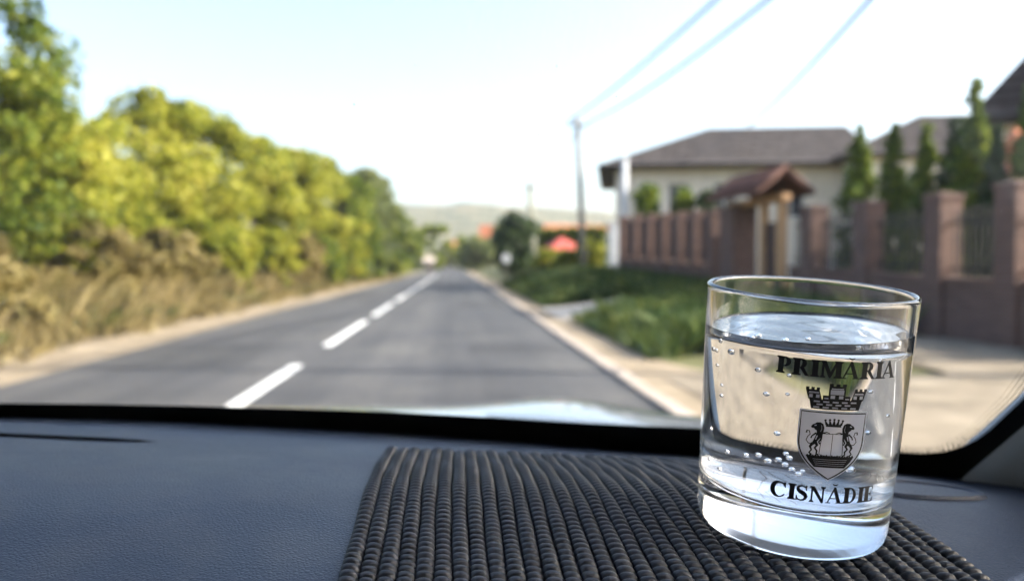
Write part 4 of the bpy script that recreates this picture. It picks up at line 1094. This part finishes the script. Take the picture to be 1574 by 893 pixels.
# ground under the lions
gp = [(-7.3, -3.3), (7.3, -3.3), (6.3, -5.0), (4.6, -6.9), (-4.6, -6.9), (-6.3, -5.0)]
ground_polys = fan(gp, (0, -5)) + [[(x, -3.4), (x + .5, -2.9 + .25 * (k % 2)), (x + 1.0, -3.4)] for k, x in enumerate(np.arange(-7.3, 6.8, .8))]
wrap_print('crest_ground', ground_polys, 'print', crest, U0, V0, .00009)
wrap_print('ground_lines', [rect(-5.2 + .3 * k, 5.2 - .3 * k, -4.35 - .62 * k, -4.25 - .62 * k) for k in range(4)], 'print_pale', crest, U0, V0, .00013)
# open book
bk = strokes([(-3.1, 4.0), (-3.5, -2.4), (-3.0, -3.0), (-.2, -3.2), (0, -3.0), (.2, -3.2), (3.0, -3.0), (3.5, -2.4), (3.1, 4.0)], .22) + [rect(-.09, .09, -3.1, 3.9), rect(-3.1, -.0, 3.85, 4.05), rect(0, 3.1, 3.85, 4.05)]
bk += strokes([(-2.9, 4.1), (-1.8, 4.45), (-.9, 4.1)], [.5, .3, .2]) + strokes([(2.9, 4.1), (1.8, 4.45), (.9, 4.1)], [.5, .3, .2])
wrap_print('book', bk, 'print', crest, U0, V0, .00009)
# small crown
cw = [rect(-2.3, 2.3, 6.2, 6.75)] + [[(x - .5, 6.75), (x + .5, 6.75), (x * 1.28 + .22, 8.2 - abs(x) * .15), (x * 1.28 - .22, 8.2 - abs(x) * .15)] for x in (-2.0, -1.0, 0, 1.0, 2.0)]
cw += [arc(x * 1.3, 8.55 - abs(x) * .16, .36, .36, 0, 330, 9) for x in (-2.0, -1.0, 0, 1.0, 2.0)] + [rect(-2.2, 2.2, 6.9, 7.1)]
wrap_print('small_crown', cw, 'print', crest, U0, V0, .00009)
def lion(s):
    """rearing lion facing outward with its mane toward the book"""
    L_ = []
    L_ += fan([(3.1, 7.0), (4.0, 7.5), (5.0, 7.4), (5.6, 6.9), (6.2, 6.6), (6.6, 5.9), (6.3, 5.5), (5.7, 5.6), (5.5, 5.2), (4.9, 4.8), (4.6, 3.9), (3.9, 3.2), (3.0, 3.5), (2.8, 4.6), (2.7, 5.8)], (4.2, 5.6))   # head and mane
    L_ += strokes([(3.9, 4.4), (4.3, 2.8), (5.0, 1.4), (5.6, .4)], [1.7, 1.5, 1.1, .9])                  # back
    L_ += strokes([(3.4, 3.4), (3.3, 2.2), (3.9, 1.2), (3.5, .5)], [.7, .6, .5, .5])                      # foreleg on the book
    L_ += strokes([(4.9, 4.0), (6.0, 3.0), (6.3, 2.2)], [.55, .4, .4])                                     # raised paw
    L_ += strokes([(5.0, 1.2), (4.3, .1), (4.9, -.8), (4.2, -1.7), (4.3, -2.6), (3.6, -3.0)], [1.1, .8, .6, .55, .5, .6])
    L_ += strokes([(5.6, .7), (6.3, -.5), (5.8, -1.5), (6.4, -2.4), (5.6, -3.1)], [1.0, .75, .5, .5, .6])
    L_ += strokes([(5.7, .4), (6.9, .6), (7.6, 1.5), (7.2, 2.7), (6.6, 3.4), (6.9, 4.5), (7.6, 4.6), (7.7, 3.8)], [.3, .28, .26, .26, .26, .3, .4, .5])   # tail
    for k in range(4): L_ += [[(3.0 + .2 * k, 3.5 - .2 * k), (3.5 + .2 * k, 3.2 - .2 * k), (3.0 + .25 * k, 2.7 - .2 * k)]]
    return [[(s * p[0], p[1]) for p in q] for q in L_]
for s in (-1, 1):
    ln = wrap_print('lion', lion(s), 'print', crest, U0, V0, .00009)
li = []
for s in (-1, 1):
    li += [[(s * p[0], p[1]) for p in q] for q in (strokes([(5.0, 6.5), (5.6, 6.35)], .28) + strokes([(4.5, 3.2), (4.9, 1.9)], [.35, .25]) + strokes([(3.6, 6.6), (3.4, 5.4), (3.7, 4.5)], .10))]
wrap_print('lion_highlights', li, 'print_pale', crest, U0, V0, .00013)
# mural crown with three towers
mc, mw = [], []
mc += [[(-7.2, 11.6), (7.2, 11.6), (7.9, 14.6), (-7.9, 14.6)]]
for cx_, tw, y0, y1, tl in ((-6.3, 3.9, 14.6, 17.6, -.9), (0, 5.0, 14.6, 19.0, 0), (6.3, 3.9, 14.6, 17.6, .9)):
    mc += [[(cx_ - tw / 2, y0), (cx_ + tw / 2, y0), (cx_ + tw / 2 + tl, y1), (cx_ - tw / 2 + tl, y1)]]
    nb = 3
    for k in range(nb):
        a_ = cx_ - tw / 2 + tl + k * tw * 1.0 / (nb - .45); mc += [rect(a_, a_ + tw * .24, y1 - .01, y1 + .75)]
    mw += [[(cx_ - tw * .40 + tl * .45, y0 + 1.75), (cx_ + tw * .40 + tl * .45, y0 + 1.75), (cx_ + tw * .40 + tl * .62, y1 - 1.15), (cx_ - tw * .40 + tl * .62, y1 - 1.15)]]
    mw += [rect(cx_ - tw * .36 + tl * .5, cx_ + tw * .36 + tl * .5, y1 - 1.0, y1 - .65)]
    mw += [rect(cx_ - tw * .38 + tl * .3, cx_ - tw * .12 + tl * .3, y0 + .5, y0 + 1.5), rect(cx_ + tw * .12 + tl * .3, cx_ + tw * .38 + tl * .3, y0 + .5, y0 + 1.5)]
for row in range(3):
    for k in range(5):
        a_ = -6.6 + k * 2.75 + (row % 2) * .9
        if a_ + 1.7 < 7.0: mw += [rect(a_, a_ + 1.75, 12.0 + row * .88, 12.45 + row * .88)]
for x in (-3.1, 3.1): mc += [rect(x - 1.0, x + 1.0, 14.6, 16.0)]; mw += [rect(x - .6, x + .6, 14.9, 15.3)]
mcr = wrap_print('mural_crown', mc, 'print', crest, U0, V0, .00009)
wrap_print('crown_masonry', mw, 'print_pale', crest, U0, V0, .00013)

# ================================================================== HAZE
bm = bmesh.new(); bbox(bm, -1300, 1300, -80, 1600, -4, 110)
hzo = from_bm('haze', bm, None); hzo['kind'] = 'stuff'; tag(hzo, 'thin pale summer haze over the road and far hills', 'haze')
m, n, out = newmat('haze_air')
pv = N(n, 'ShaderNodeVolumePrincipled', i_Density=.00022, i_Anisotropy=.3); pv.inputs['Color'].default_value = (.9, .93, 1, 1)
n.links.new(pv.outputs[0], out.inputs['Volume']); hzo.data.materials.append(m)
